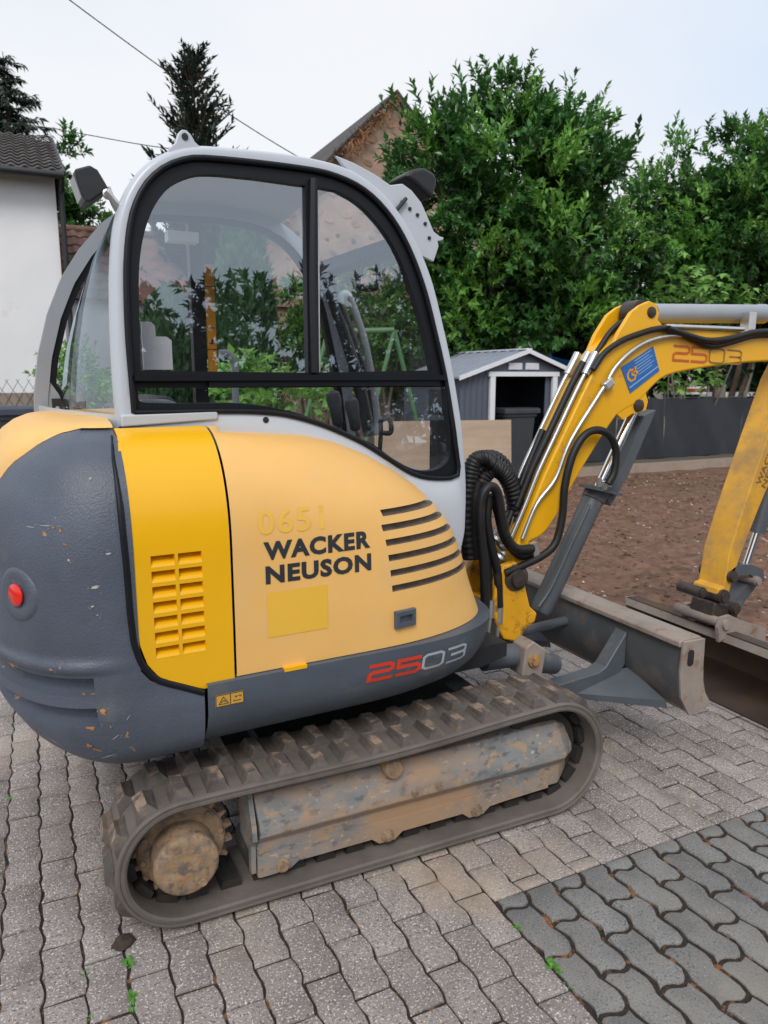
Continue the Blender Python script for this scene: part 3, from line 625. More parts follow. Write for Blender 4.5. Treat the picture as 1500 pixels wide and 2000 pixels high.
for w_ in cww:
    r = []
    for a in aa:
        wt = lerp_tab(WSPLIT, a); ww = w_ if w_ < 0.92 else 0.92 + (w_-0.92)*(wt-0.92)/(1.545-0.92)
        r.append(cw_pt(a, ww, groove(a, ww)))
    f_ = seam_u(max(w_, WP0)) if w_ > WP0 else USEAM-0.10
    f0 = r[0]; ue = f_-(0.004 if w_ < WP0 else 0.004+0.014*min(1, max(0, (1.50-w_)/0.2)))
    head = [Vector((ue+(UC-ue)*t, f0.y, f0.z)) for t in (0, .2, .4, .6, .8)] if w_ < 0.9 or True else []
    rowsg.append([Vector((ue, f0.y+0.03, f0.z)), ] + head + r)
bot = [Vector((p.x*0.9+UC*0.1, p.y*0.85, p.z-0.015)) for p in rowsg[0]]
CWT = up('counterweight', grid([bot]+rowsg), GREYP, 42, label='grey textured counterweight with chipped edges')
sg = [body_pt(seam_u(w_)-0.003, w_, 0.001) for w_ in np.linspace(1.53, WP0+0.02, 24)] + [Vector((p_[0]-0.002, VSIDE-0.004, p_[1]-0.006)) for p_ in S1 if p_[1] < 0.80][:6]
up('panel_gasket', tube(sg, lambda t: min(0.0105, 0.003+0.03*t), 8, k=2), RUB, 60)
# knocks where the grey has come off, found on the surface by looking along the photograph's rays
_ga, _gw = np.meshgrid(np.linspace(0.0, 1.5, 220), np.linspace(0.555, 1.5, 260)); _cs = [(a, w_) for a, w_ in zip(_ga.ravel(), _gw.ravel())]
_pp = np.array([tuple(cw_pt(a, w_, groove(a, w_))) for a, w_ in _cs]) @ _RT; _vv = _pp-CAM; _zz = _vv @ _fw; _qx = 750+FPX*(_vv @ _rt)/_zz; _qy = 1000-FPX*(_vv @ _up)/_zz
def chips(name, lst, m, seed):
    rs = random.Random(seed); V2, F2 = [], []
    for px, py, lw, lh, rot in lst:
        a, w_ = _cs[int(np.argmin((_qx-px)**2+(_qy-py)**2))]; e = 0.012
        P0 = cw_pt(a, w_, groove(a, w_)); ta = (cw_pt(a-e, w_)-cw_pt(a+e, w_)).normalized(); tw_ = (cw_pt(a, w_+e)-cw_pt(a, w_-e)).normalized(); n = tw_.cross(ta).normalized(); n = n if n.y < 0 else -n
        for b_ in range(rs.randint(2, 4)):
            ox, oy = rs.gauss(0, lw*0.45)*(b_ > 0), rs.gauss(0, lh*0.7)*(b_ > 0); sc = 1.0 if b_ == 0 else rs.uniform(0.15, 0.4); k = 11; base = len(V2)
            for i in range(k):
                t = 2*PI*i/k; r = rs.uniform(0.45, 1.1)*sc; x_, y_ = math.cos(t)*lw/2*r, math.sin(t)*lh/2*r; x_, y_ = x_*math.cos(rot)-y_*math.sin(rot)+ox, x_*math.sin(rot)+y_*math.cos(rot)+oy
                V2.append(P0+ta*x_+tw_*y_+n*0.0022)
            F2.append(tuple(range(base, base+k)))
    up(name, (V2, F2), m, 0, parent=CWT, kind='stuff')
chips('paint_chips', [(22, 1296, .045, .012, -.2), (47, 1301, .012, .008, 0), (202, 1390, .018, .030, .2), (176, 1420, .034, .013, .1), (72, 1427, .05, .009, -.3), (85, 1385, .03, .006, 0), (165, 1352, .012, .012, 0), (183, 1354, .024, .009, 0), (175, 1455, .02, .02, .4), (190, 1463, .03, .01, -.2), (10, 1410, .03, .01, -.5), (140, 1475, .016, .01, 0), (106, 1029, .016, .010, 0), (118, 1036, .009, .012, 0), (127, 1062, .017, .007, -.2), (150, 1316, .012, .006, 0), (40, 1440, .02, .012, .3)], mat('chipped_rusty_spot', (0.36, 0.17, 0.06), 0.8, var=0.4, vscale=60), 5)
chips('paint_chips', [(187, 1146, .030, .010, .25), (212, 1081, .016, .008, 0), (176, 936, .009, .009, 0), (134, 1095, .010, .010, 0), (60, 1030, .05, .003, -.05), (90, 1028, .05, .003, .02), (225, 1440, .035, .003, .6), (160, 1405, .03, .003, .3), (250, 1400, .02, .003, .9), (320, 1395, .03, .003, .8), (290, 1425, .025, .003, .7), (105, 1445, .06, .004, -.35), (215, 1475, .06, .004, .35), (180, 1185, .012, .006, .2), (190, 1200, .006, .006, 0), (330, 1360, .02, .003, .5)], mat('pale_scratch', (0.42, 0.40, 0.37), 0.7, var=0.3, vscale=60), 6)
# yellow tail cover above the counterweight
ca = [a for a in aa]
rowsy = []
for t in np.linspace(0, 1, 9):
    r = []
    for a in ca:
        wt = lerp_tab(WSPLIT, a)+0.002; p = cw_pt(a, min(wt, 1.547)); wq = wt+(1.575-wt)*math.sin(t*PI/2)
        sh = 1-0.55*(1-math.cos(t*PI/2)); c = Vector((-0.84, 0, 0))
        q = Vector((c.x+(p.x-c.x)*sh, p.y*sh, wq)); r.append(q)
    rowsy.append(r)
cap = [Vector((-0.70, p.y, 1.578)) for p in rowsy[-1]]
TC = up('tail_cover', grid(rowsy+[cap]), PEACH, 50, label='faded yellow cover over the tail')
# reflector in its pocket
rp, rw_ = 0.77, U(35, 1178, -0.62)[1]
pk = cw_pt(rp, rw_, 0.0); nrm = (cw_pt(rp, rw_, 0.05)-cw_pt(rp, rw_, 0)).normalized()
nrm = (cw_pt(rp, rw_+0.01)-cw_pt(rp, rw_-0.01)).cross(cw_pt(rp+0.02, rw_)-cw_pt(rp-0.02, rw_)).normalized(); nrm = nrm if nrm.y < 0 else -nrm
up('reflector_pocket', lathe(pk-nrm*0.01, nrm, [(0.0, 0.0), (0.012, 0.05), (0.0135, 0.066), (0.010, 0.078), (0.002, 0.085)], 28), GREYP, 40, parent=CWT)
up('reflector', lathe(pk+nrm*0.004, nrm, [(0.0, 0.032), (0.004, 0.032), (0.007, 0.028), (0.008, 0.0)], 28), RED, 40, parent=CWT, label='round red reflector')
# ---- grey skirt under the hood
def skirt_pt(w_, t):
    v0 = lerp_tab([(0.545, -0.55), (0.57, -0.61), (0.60, -0.65), (0.65, -0.69), (0.70, -0.708), (0.78, -0.712), (0.84, -0.712), (0.87, -0.700)], w_)
    um = lerp_tab([(0.545, 0.36), (0.60, 0.47), (0.66, 0.525), (0.72, 0.552), (0.80, 0.565), (0.84, 0.565), (0.87, 0.555)], w_)
    u0 = USEAM-0.095; Lc = 0.55; us = um-Lc; tot = us-u0+Lc*1.1; s = t*tot; p = 2.5
    if s <= us-u0: return Vector((u0+s, v0, w_))
    a = (s-us+u0)/(Lc*1.1)*PI/2
    return Vector((us+Lc*math.sin(a)**(2/p), -0.30+(v0+0.30)*math.cos(a)**(2/p), w_))
def skirt_top(t): return WB-0.008
sk = []
for w_ in [0.545, 0.555, 0.57, 0.585, 0.60, 0.625, 0.65, 0.675, 0.70, 0.73, WB-0.03, WB-0.012, WB-0.006]:
    sk.append([skirt_pt(w_, t) + (Vector((0, 0, 0))) for t in np.linspace(0, 1, 50)])
sk.append([Vector((p.x, p.y+0.012, p.z+0.003)) for p in sk[-1]]); sk.append([Vector((p.x-0.02, p.y+0.08, p.z)) for p in sk[-1]])
sk = [[Vector((p.x*0.95, p.y*0.7, p.z-0.01)) for p in sk[0]]] + sk
SK = up('lower_skirt', grid(sk), GREYS, 40, label='grey lower side skirt lettered 2503')
def skirt_at(u_, w_, off=0.0018):
    lo, hi = 0.0, 1.0
    for _ in range(24):
        md = (lo+hi)/2
        if skirt_pt(w_, md).x < u_: lo = md
        else: hi = md
    p = skirt_pt(w_, lo); e = 0.004
    n = (skirt_pt(w_+e, lo)-skirt_pt(w_-e, lo)).cross(skirt_pt(w_, min(1, lo+e))-skirt_pt(w_, max(0, lo-e)))
    if n.y > 0: n = -n
    return p+n.normalized()*off
d0, d1 = U(716, 1338, -.71), U(912, 1306, -.66)
V2, F2, tot = lettering(['b2', 'b5', 'b0', 'b3'], 0.058, 1.45, 0.014, 0.0165, 0.18)
s_ = (d1[0]-d0[0]-0.005)/tot; nv = None
def skirt_text(gl, x_off, m, stroke):
    V2, F2, t2 = lettering(gl, 0.050, 1.5, 0.020, stroke, 0.12)
    up('model_number', ([skirt_at(d0[0]+0.008+x_off+p.x*s_, d0[1]+0.012+p.y) for p in V2], F2), m, 0, parent=SK); return t2*s_
adv = skirt_text(['b2', 'b5'], 0, DECALR, 0.0135)
skirt_text(['b0', 'b3'], adv+0.016, DECALG, 0.0095)
e0, e1 = U(421, 1383, -.71), U(476, 1347, -.71)
LB = up('warning_label', grid([[skirt_at(e0[0]+(e1[0]-e0[0])*i/3, e0[1]+(e1[1]-e0[1])*j/2, 0.0016) for i in range(4)] for j in range(3)]), DECALO, 0, parent=SK, label='small amber crush-warning label')
V2, F2 = [], []
ew, eh = e1[0]-e0[0], e1[1]-e0[1]
for path in ([(.02, .05), (.98, .05), (.98, .95), (.02, .95), (.02, .05)], [(.52, .06), (.52, .94)], [(.12, .22), (.45, .22), (.28, .78), (.12, .22)], [(.2, .34), (.3, .5), (.36, .34)], [(.62, .3), (.88, .3)], [(.68, .68), (.72, .58), (.76, .68)], [(.82, .68), (.86, .58), (.9, .68)]):
    v, f = ribbon([(p[0]*ew, p[1]*eh) for p in path], 0.0022, 0.05); k = len(V2); V2 += v; F2 += [tuple(i+k for i in q) for q in f]
up('label_print', ([skirt_at(e0[0]+p.x, e0[1]+p.y, 0.0024) for p in V2], F2), DECALK, 0, parent=SK)
# yellow slip under the hood edge
ya, yb = U(553, 1318, VSIDE), U(597, 1308, VSIDE)
up('hinge_tab', box(((ya[0]+yb[0])/2, VSIDE-0.004, WB-0.004), (yb[0]-ya[0], 0.02, 0.012)), YEL, 30)
# dark core filling the body, deck and turntable
up('engine_bay', merge(prism([(-1.05, 0.60), (0.36, 0.60), (0.36, 0.95), (0.05, 1.20), (-0.3, 1.44), (-1.0, 1.44)], -0.40, 0.60, 1), prism([(-1.0, 0.62), (0.25, 0.62), (0.20, 0.92), (-0.2, 1.1), (-1.0, 1.2)], -0.62, -0.40, 1)), BLK, 30)
up('deck_frame', prism([(-1.0, 0.555), (0.50, 0.555), (0.62, 0.58), (0.62, 0.64), (-1.0, 0.64)], -0.50, 0.60, 1), BLK, 30)
up('floor_pan', prism([(-0.95, 0.64), (0.62, 0.64), (0.64, 0.92), (-0.95, 1.0)], 0.55, 0.70, 1), GREYS, 30)
new_obj('slew_ring', lathe((0, 0, 0.36), (0, 0, 1), [(0, 0.30), (0.12, 0.30), (0.12, 0.34), (0.20, 0.34)], 40), BLK, EX, 40)
# ================================================================== cab
def cab_v(w_): return -0.455 + 0.05*max(0, (w_-1.5))/0.9
def CP(x, y, dv=0.0):
    """pixel on the (slightly leaning) right-hand cab wall -> upper coordinates"""
    v = -0.45
    for _ in range(4):
        u_, w_ = U(x, y, v); v = cab_v(w_)+dv
    return (u_, w_)
o_px = [(232, 836), (226, 780), (221, 700), (218, 620), (217, 540), (221, 460), (232, 405), (252, 358), (285, 318), (330, 292), (385, 281), (460, 286), (560, 297), (640, 313), (690, 331), (730, 357), (768, 394), (802, 444), (830, 502), (851, 562), (869, 640), (886, 720), (899, 800), (908, 880), (912, 960), (909, 1045)]
g_px = [(262, 806), (257, 745), (250, 660), (247, 580), (247, 510), (252, 450), (263, 402), (286, 358), (320, 327), (360, 311), (400, 308), (500, 317), (600, 330), (650, 341), (700, 363), (740, 396), (775, 441), (805, 500), (830, 570), (850, 650), (868, 730), (880, 800), (890, 870), (896, 915), (893, 931), (870, 934), (830, 932), (796, 920), (760, 897), (715, 868), (670, 846), (620, 826), (560, 810), (500, 804), (420, 803), (330, 805)]
OUT = [CP(*q) for q in o_px]; GAS = [CP(*q) for q in g_px]
def cab_smooth(pts, k=3, closed=False):
    return [(p.x, p.y) for p in smooth_path([(a, b, 0) for a, b in pts], k, closed)]
OUTs = cab_smooth(OUT, 3)
low = [(OUT[-1][0]-0.02, 1.0), (0.1, 1.05), (-0.3, 1.38), (-0.62, 1.48)]
outer_loop = OUTs + low
GASs = cab_smooth(GAS[:24], 3) + cab_smooth(GAS[24:], 3)[0:]
# silver side frame: rounded section between the outer outline and the gasket
NR = 150
def ring_frame(outer, inner, v_of, th, rnd, n=NR, flip=1, inner_rnd=0.004):
    A = resample(outer, n); B0 = resample(inner, n*4); B = []
    cb = 0
    # nearest correspondence that keeps order
    for i, p in enumerate(A):
        pass
    B = resample(inner, n)
    rows = []
    secs = []
    for i in range(n):
        a, b = Vector(A[i]), Vector(B[i]); L_ = (b-a).length; d = (b-a)/max(L_, 1e-6)
        prof = []
        for ang in (0, 22, 45, 67, 90):
            q = math.radians(ang); prof.append((min(rnd, L_*0.45)*(1-math.cos(q)), -rnd*(1-math.sin(q))))
        prof += [(L_*0.6, 0), (L_-inner_rnd, 0), (L_, -inner_rnd), (L_, -0.02)]
        s = [Vector((a.x, v_of(a.y)+flip*th, a.y))]
        for t, h in prof: q = a + d*t; s.append(Vector((q.x, v_of(q.y)-flip*h, q.y)))
        secs.append(s)
    return grid(secs, closed_v=True)
CAB = up('cab', ring_frame(outer_loop, GASs + [GASs[0]] if False else GASs, cab_v, 0.05, 0.028), SILV, 50, label='silver operator cab frame with rounded roof')
def cpart(name, geo, m, smooth=40, **k): return new_obj(name, geo, m, CAB, smooth, **k)
# ---- window gasket (black) with openings, panes
def cv3(p, dv=0.0): return Vector((p[0], cab_v(p[1])+dv, p[1]))
ul_px = [(276, 724), (274, 640), (272, 550), (276, 490), (287, 440), (304, 400), (332, 364), (370, 344), (412, 339), (500, 347), (598, 361), (604, 728)]
ur_px = [(622, 364), (660, 371), (700, 394), (735, 428), (765, 469), (790, 520), (812, 582), (829, 640), (841, 690), (847, 723), (624, 728)]
lo_px = [(272, 758), (271, 775), (280, 786), (330, 788), (455, 787), (510, 792), (575, 805), (625, 823), (675, 844), (730, 868), (765, 893), (800, 913), (832, 921), (862, 914), (880, 893), (882, 850), (873, 756)]
def opening(px, k=2): return [CP(*q) for q in px]
holes = [cab_smooth(opening(ul_px)[:10], 4)+opening(ul_px)[10:], opening(ur_px)[:1]+cab_smooth(opening(ur_px)[1:10], 4)+opening(ur_px)[10:], cab_smooth(opening(lo_px)[:4], 3)+cab_smooth(opening(lo_px)[4:16], 4)+opening(lo_px)[16:]]
def poly_with_holes(outer, holes, dv, th):
    """flat black sheet with openings, given thickness by walls"""
    bm = bmesh.new(); loops = []
    for lp in [outer]+holes:
        vs_ = [bm.verts.new((p[0], 0, p[1])) for p in lp]; loops.append(vs_)
        for i in range(len(vs_)): bm.edges.new((vs_[i], vs_[(i+1) % len(vs_)]))
    bmesh.ops.triangle_fill(bm, use_beauty=True, edges=bm.edges[:], use_dissolve=False); bm.verts.index_update()
    V = [Vector((v.co.x, cab_v(v.co.z)+dv, v.co.z)) for v in bm.verts]; F = [tuple(v.index for v in f.verts) for f in bm.faces]
    walls = []
    for lp in loops:
        ids = [v.index for v in lp]; base = len(V)
        V += [Vector((V[i].x, V[i].y+th, V[i].z)) for i in ids]; n = len(ids)
        walls += [(ids[i], ids[(i+1) % n], base+(i+1) % n, base+i) for i in range(n)]
    bm.free(); return V, F+walls
go = resample(GASs, 120)
GK = cpart('window_gasket', poly_with_holes(go, holes, 0.008, 0.035), RUB, 0)
# raised bead round the gasket and rails
cpart('gasket_bead', tube([cv3(p, -0.001) for p in resample(GASs, 110)] + [cv3(GASs[0], -0.001)], 0.009, 8, smooth=False), RUB, 60)
ra, rb = CP(262, 742), CP(868, 742)
cpart('window_rail', merge(box(((ra[0]+rb[0])/2, cab_v(1.7)-0.002, ra[1]+0.006), (rb[0]-ra[0], 0.03, 0.018)), box(((ra[0]+rb[0])/2+0.1, cab_v(1.7)+0.006, ra[1]-0.014), (rb[0]-ra[0]-0.25, 0.03, 0.018))), RUB, 30)
pa, pb = CP(611, 350), CP(614, 728)
cpart('window_mullion', tube([cv3(pa, -0.004), cv3(((pa[0]+pb[0])/2-0.004, (pa[1]+pb[1])/2), -0.004), cv3(pb, -0.004)], 0.014, 6), RUB, 30)
for nm, hl in zip(('rear_pane', 'sliding_pane', 'lower_pane'), holes):
    g = fill_poly([cv3(p, 0.022) for p in hl]); cpart('window_pane', g, GLASS, 0)
# sliding pane's own thin frame (bright edge by the mullion) and hardware
cpart('pane_edge', tube([cv3(CP(623, 372), 0.012), cv3(CP(626, 726), 0.012)], 0.004, 6, smooth=False), STEEL, 40)
cpart('panel_plug', lathe(cv3(CP(519, 820), 0.0), (0, -1, 0), [(0, 0.010), (0.003, 0.010), (0.004, 0.0)], 14), BLK, 40)
# lower sill box under the rear of the cab
sa, sb = CP(234, 832), CP(418, 812)
cpart('cab_sill', prism([(sa[0]+0.002, sa[1]-0.006), (sb[0]+0.012, sa[1]+0.010), (sb[0]+0.012, sa[1]+0.040), (sa[0]+0.004, sa[1]+0.034)], cab_v(1.5)-0.005, cab_v(1.5)+0.15, 1), SILV, 30); 
bevel(CAB.children[-1] if False else bpy.data.objects['cab_sill'], 0.008, 3)
# ---- far side frame (door side), extended to the rear
FV = 0.50
def fv(w_): return FV - 0.05*max(0, w_-1.5)/0.9
far_rear = [(-1.00, 1.50), (-0.995, 1.62), (-0.97, 1.78), (-0.925, 1.94), (-0.865, 2.08), (-0.79, 2.195), (-0.70, 2.30), (-0.60, 2.37)]
top_ids = [p for p in OUTs if p[1] > 2.36 and p[0] > -0.5]
front_ids = [p for p in OUTs if p[0] > max(q[0] for q in top_ids) and p[1] <= 2.36]
far_outer = far_rear + [p for p in OUTs if (p[1] > 2.38 and p[0] > -0.56)] + front_ids + [(0.47, 0.95), (-0.72, 0.95), (-0.74, 1.44)]
def inset(loop, d):
    P = resample(loop, 160); c = []
    for i in range(len(P)):
        a, b = P[i-2], P[(i+2) % len(P)]; t = (b-a)/np.linalg.norm(b-a); nn = np.array([-t[1], t[0]]); c.append(P[i]-nn*d)
    cen = np.mean(P, axis=0)
    # make sure it went inwards
    if np.linalg.norm(np.mean([np.abs(q-cen) for q in c], axis=0)) > np.linalg.norm(np.mean([np.abs(q-cen) for q in P], axis=0)):
        c = [2*P[i]-c[i] for i in range(len(P))]
    return c
P160 = resample(far_outer, 160); I1 = inset(far_outer, 0.05); I2 = inset(far_outer, 0.075)
def band(A, B, v0, v1):
    rows = [[Vector((p[0], fv(p[1])+v, p[1])) for p in L_] for L_, v in ((A, v1), (A, v0), (B, v0), (B, v1))]
    return grid(rows, closed_u=True, closed_v=True)
cpart('door_frame', band(P160, I1, -0.02, 0.03), SILD, 40)
cpart('door_gasket', band(I1, I2, -0.012, 0.022), RUB, 40)
cpart('door_glass', fill_poly([Vector((p[0], fv(p[1])+0.005, p[1])) for p in I2]), GLASSF, 0)
# door post with amber warning strip, mid rail, far front pillar tubes and grab handles
c_ = U(383, 600, FV-0.02); c2 = U(384, 730, FV-0.02)
cpart('door_post', box((c_[0], FV-0.035, 1.72), (0.055, 0.05, 1.35)), RUB, 30)
s0, s1_ = U(398, 516, FV-0.07), U(425, 728, FV-0.07)
cpart('warning_strip', merge(box(((s0[0]+s1_[0])/2, FV-0.072, (s0[1]+s1_[1])/2), (abs(s1_[0]-s0[0])*0.92, 0.012, s0[1]-s1_[1]))), mat('amber_strip', (0.62, 0.27, 0.012), 0.45, var=0.12, vscale=9, dirt=(0.4, 0.2, 0.02), dirt_scale=14), 30)
st = bpy.data.objects['warning_strip']; sx = (s0[0]+s1_[0])/2
for k_, ww in enumerate((0.22, 0.42, 0.62, 0.80)):
    cpart('strip_joint', box((sx, FV-0.0785, s1_[1]+(s0[1]-s1_[1])*ww), (0.05, 0.002, 0.003)), DECALK, 0)
tz = s1_[1]+(s0[1]-s1_[1])*0.27
cpart('hazard_triangle', prism([(sx-0.012, tz), (sx+0.012, tz), (sx, tz+0.024)], FV-0.0805, FV-0.079, 1), DECALK, 0)
fp = [U(x, y, FV-0.03) for x, y in ((628, 540), (650, 600), (675, 665), (697, 735), (712, 800), (722, 850))]
cpart('front_pillar', merge(tube([(a, FV-0.03, b) for a, b in fp], 0.032, 10), tube([(a+0.05, FV-0.01, b+0.01) for a, b in fp], 0.02, 10)), mat('dark_pillar', (0.035, 0.038, 0.045), 0.35), 50)
hp_ = [U(x, y, FV-0.10) for x, y in ((664, 590), (668, 577), (680, 577), (694, 610), (712, 665), (726, 735), (735, 800), (738, 850))]
cpart('grab_rail', tube([(a, FV-0.10, b) for a, b in hp_], 0.017, 10), SILD, 60)
h2 = [U(x, y, FV-0.04) for x, y in ((425, 690), (440, 690), (452, 702), (457, 722), (458, 790))]
cpart('door_handle_tube', tube([(a, FV-0.06, b) for a, b in h2], 0.015, 10), SILD, 60)
# ---- roof, rear window, windscreen
top = [p for p in OUTs if p[1] > 2.36]
nt_ = len(top); rows = []
for s in np.linspace(0, 1, 9):
    crown = 0.03*math.sin(s*PI)
    rows.append([Vector((p[0] + 0.0, cab_v(p[1])+0.02+(fv(p[1])-cab_v(p[1])-0.02)*s, p[1]-0.006+crown)) for i, p in enumerate(top)])
rows2 = [[q-Vector((0, 0, 0.035)) for q in r] for r in rows]
cpart('roof', grid(rows), mat('roof_lining_grey', (0.5, 0.52, 0.55), 0.7, var=0.05), 60)
rw = np.linspace(1.58, 2.33, 14)
def rear_near(w_): return lerp_tab([(b, a) for a, b in OUTs[:40] if a < -0.3], w_)
def rear_far(w_): return lerp_tab([(b, a) for a, b in far_rear], w_)
cpart('rear_window', grid([[Vector((rear_near(w_)+0.02+(rear_far(w_)+0.10-rear_near(w_)-0.02)*s + -0.03*math.sin(s*PI), cab_v(w_)+0.03+(fv(w_)-cab_v(w_)-0.03)*s, w_)) for s in np.linspace(0, 1, 10)] for w_ in rw]), GLASSR, 60)
cpart('rear_sill', grid([[Vector((rear_near(1.58)+0.015+(rear_far(1.58)+0.03-rear_near(1.58)-0.02)*s - 0.03*math.sin(s*PI) - d, cab_v(1.55)+0.02+(fv(1.55)-cab_v(1.55)-0.03)*s, w_)) for s in np.linspace(0, 1, 10)] for w_, d in ((1.585, 0), (1.585, 0.012), (1.54, 0.012), (1.49, 0.0))]), PANELW, 40)
fr = [p for p in OUTs if p[0] > 0.1 and p[1] < 2.25]
cpart('windscreen', grid([[Vector((p[0]-0.02, cab_v(p[1])+0.03+(fv(p[1])-cab_v(p[1])-0.03)*s, p[1])) for p in fr] for s in (0, 0.5, 1)]), GLASSF, 60)
mid_b = fr[len(fr)//2]
hz_ = [p for p in fr if abs(p[1]-1.62) < 0.06] or [mid_b]
cpart('front_crossbar', tube([(0.44, cab_v(1.3)+0.06, 1.28), (0.44, fv(1.3)-0.05, 1.28)], 0.03, 8, smooth=False), SILD, 40)
cpart('wiper_box', box((0.42, -0.30, 1.60), (0.05, 0.12, 0.10)), BLK, 30)
cpart('visor_bar', merge(box((0.20, 0.02, 2.16), (0.10, 0.80, 0.05)), tube([(0.10, -0.25, 2.12), (0.08, -0.25, 2.03), (0.16, -0.25, 2.03), (0.16, -0.25, 2.11)], 0.012, 8)), BLK, 40)
cpart('front_control_box', merge(box((0.40, -0.33, 1.42), (0.07, 0.06, 0.22)), box((0.43, -0.31, 1.28), (0.10, 0.05, 0.10)), tube([(0.45, -0.3, 1.4), (0.46, -0.3, 1.15)], 0.02, 8)), BLK, 40)
# ---- interior
cpart('seat', merge(prism([(-0.66, 1.12), (-0.60, 1.10), (-0.52, 1.30), (-0.55, 1.56), (-0.60, 1.64), (-0.66, 1.62), (-0.70, 1.45)], -0.18, 0.28, 1), prism([(-0.66, 1.02), (-0.10, 1.04), (-0.06, 1.10), (-0.10, 1.15), (-0.60, 1.14)], -0.20, 0.30, 1), box((-0.64, 0.05, 1.78), (0.07, 0.24, 0.14))), SEATM, 30); bevel(bpy.data.objects['seat'], 0.03, 3)
l0, l1, l2, l3 = U(276, 628, -0.30), U(338, 722, -0.30), U(304, 657, -0.30), U(276, 722, -0.30)
cpart('white_stand_in_panel', prism([(l0[0], l1[1]), (l1[0], l1[1]), (l1[0], l2[1]-0.012), (l1[0]-0.015, l2[1]), (l2[0], l2[1]), (l2[0], l0[1]-0.012), (l2[0]-0.012, l0[1]), (l0[0], l0[1])], -0.30, -0.285, 1), WHITEP, 30)  # added panel, stands in for an unidentified bright white shape by the seat
ar = [U(x, y, -0.28) for x, y in ((275, 790), (300, 762), (340, 765), (360, 790))]
cpart('armrest', merge(prism([(-0.74, 1.50), (-0.74, 1.625), (-0.64, 1.625), (-0.58, 1.60), (-0.555, 1.50)], -0.33, -0.22, 1)), SILD, 30); bevel(bpy.data.objects['armrest'], 0.02, 3)
cpart('seat_side_console', prism([(-0.55, 1.20), (-0.05, 1.20), (-0.05, 1.40), (-0.30, 1.47), (-0.50, 1.60), (-0.55, 1.58)], -0.30, -0.18, 1), BLK, 30); bevel(bpy.data.objects['seat_side_console'], 0.02, 3)
for px_, py_, vv in ((655, 800, -0.16), (690, 812, -0.12)):
    ju, jw = U(px_, py_, vv)
    j = cpart('joystick_lever', merge(tube([(ju+0.03, vv, jw-0.22), (ju+0.02, vv, jw-0.08), (ju, vv, jw-0.02)], 0.008, 8), lathe((ju+0.012, vv, jw-0.06), (-0.18, 0, 1), [(0, 0.012), (0.01, 0.022), (0.06, 0.024), (0.10, 0.030), (0.125, 0.026), (0.135, 0.008)], 14)), SEATM, 50)
tl = U(735, 822, 0.0)
cpart('travel_lever', merge(tube([(tl[0], 0.0, tl[1]-0.3), (tl[0]+0.02, 0.0, tl[1]-0.08), (tl[0]+0.02, 0, tl[1])], 0.010, 8), tube([(tl[0]+0.02, 0, tl[1]), (tl[0]+0.06, 0, tl[1]+0.01), (tl[0]+0.07, 0, tl[1]-0.05), (tl[0]+0.02, 0, tl[1]-0.05)], 0.011, 8)), BLK, 50)
lt_ = U(350, 360, 0.30)
cpart('interior_lamp', box((lt_[0], 0.30, 2.24), (0.12, 0.06, 0.04)), WHITEP, 30)
# ---- lamps, brackets, lifting eye on the outside
ey = CP(362, 284)
eyp = [(-.048, -.012), (-.028, .006), (-.018, .034), (-.006, .046), (.008, .046), (.020, .036), (.032, .016), (.062, -.006), (.06, -.03), (-.05, -.03)]
LE = cpart('lifting_eye', prism([(ey[0]+a, ey[1]+b) for a, b in eyp], cab_v(2.4)+0.005, cab_v(2.4)+0.025, 1), SILV, 30); bevel(LE, 0.004, 2)
new_obj('eye_hole', lathe((ey[0]+0.001, cab_v(2.4)+0.004, ey[1]+0.026), (0, -1, 0), [(0, 0.010), (0.002, 0.010), (0.0022, 0.0)], 14), BLK, LE, 40)
bk_px = [(655, 304), (690, 318), (730, 340), (762, 362), (785, 359), (803, 372), (822, 396), (836, 428), (846, 452), (858, 462), (866, 464), (864, 470), (854, 472), (856, 482), (846, 512), (822, 500), (795, 450), (765, 410), (732, 376), (700, 350), (670, 325)]
BK = [U(x, y, -0.385) for x, y in bk_px]
BKo = cpart('lamp_bracket', prism(BK, -0.39, -0.375, 1), SILV, 30); bevel(BKo, 0.004, 2)
for x, y in ((800, 408), (815, 420), (830, 437), (838, 465), (785, 395)):
    p = U(x, y, -0.39); new_obj('bolt', lathe((p[0], -0.389, p[1]), (0, -1, 0), [(0, 0.007), (0.006, 0.006), (0.0065, 0)], 10), BLK, BKo, 40)
p0, p1 = U(772, 412, -0.395), U(792, 388, -0.395)
new_obj('bracket_strap', tube([(p0[0], -0.40, p0[1]), (p1[0], -0.40, p1[1])], 0.007, 8, smooth=False), BLK, BKo, 40)
lm = [U(x, y, -0.30) for x, y in ((773, 350), (790, 338), (812, 333), (836, 347), (838, 362), (830, 396), (812, 380), (795, 365))]
LMo = cpart('front_work_lamp', prism(lm, -0.36, -0.22, 1), BLK, 30); bevel(LMo, 0.015, 3)
lr = [U(x, y, -0.30) for x, y in ((140, 341), (170, 333), (185, 342), (197, 362), (206, 378), (193, 388), (170, 404), (161, 403), (150, 375))]
LRo = cpart('rear_work_lamp', prism(lr, -0.37, -0.25, 1), BLK, 30); bevel(LRo, 0.014, 3)
lens = [U(x, y, -0.30) for x, y in ((139, 342), (159, 402))]
dlt = Vector((lens[1][0]-lens[0][0], lens[1][1]-lens[0][1])).normalized()
new_obj('lamp_lens', prism([(lens[0][0]-0.001, lens[0][1]-0.012), (lens[1][0]-0.006, lens[1][1]+0.012), (lens[1][0]+0.003, lens[1][1]+0.010), (lens[0][0]+0.008, lens[0][1]-0.014)], -0.36, -0.26, 1), mat('lamp_lens_glass', (0.10, 0.11, 0.12), 0.08, var=0.1), LRo, 30)
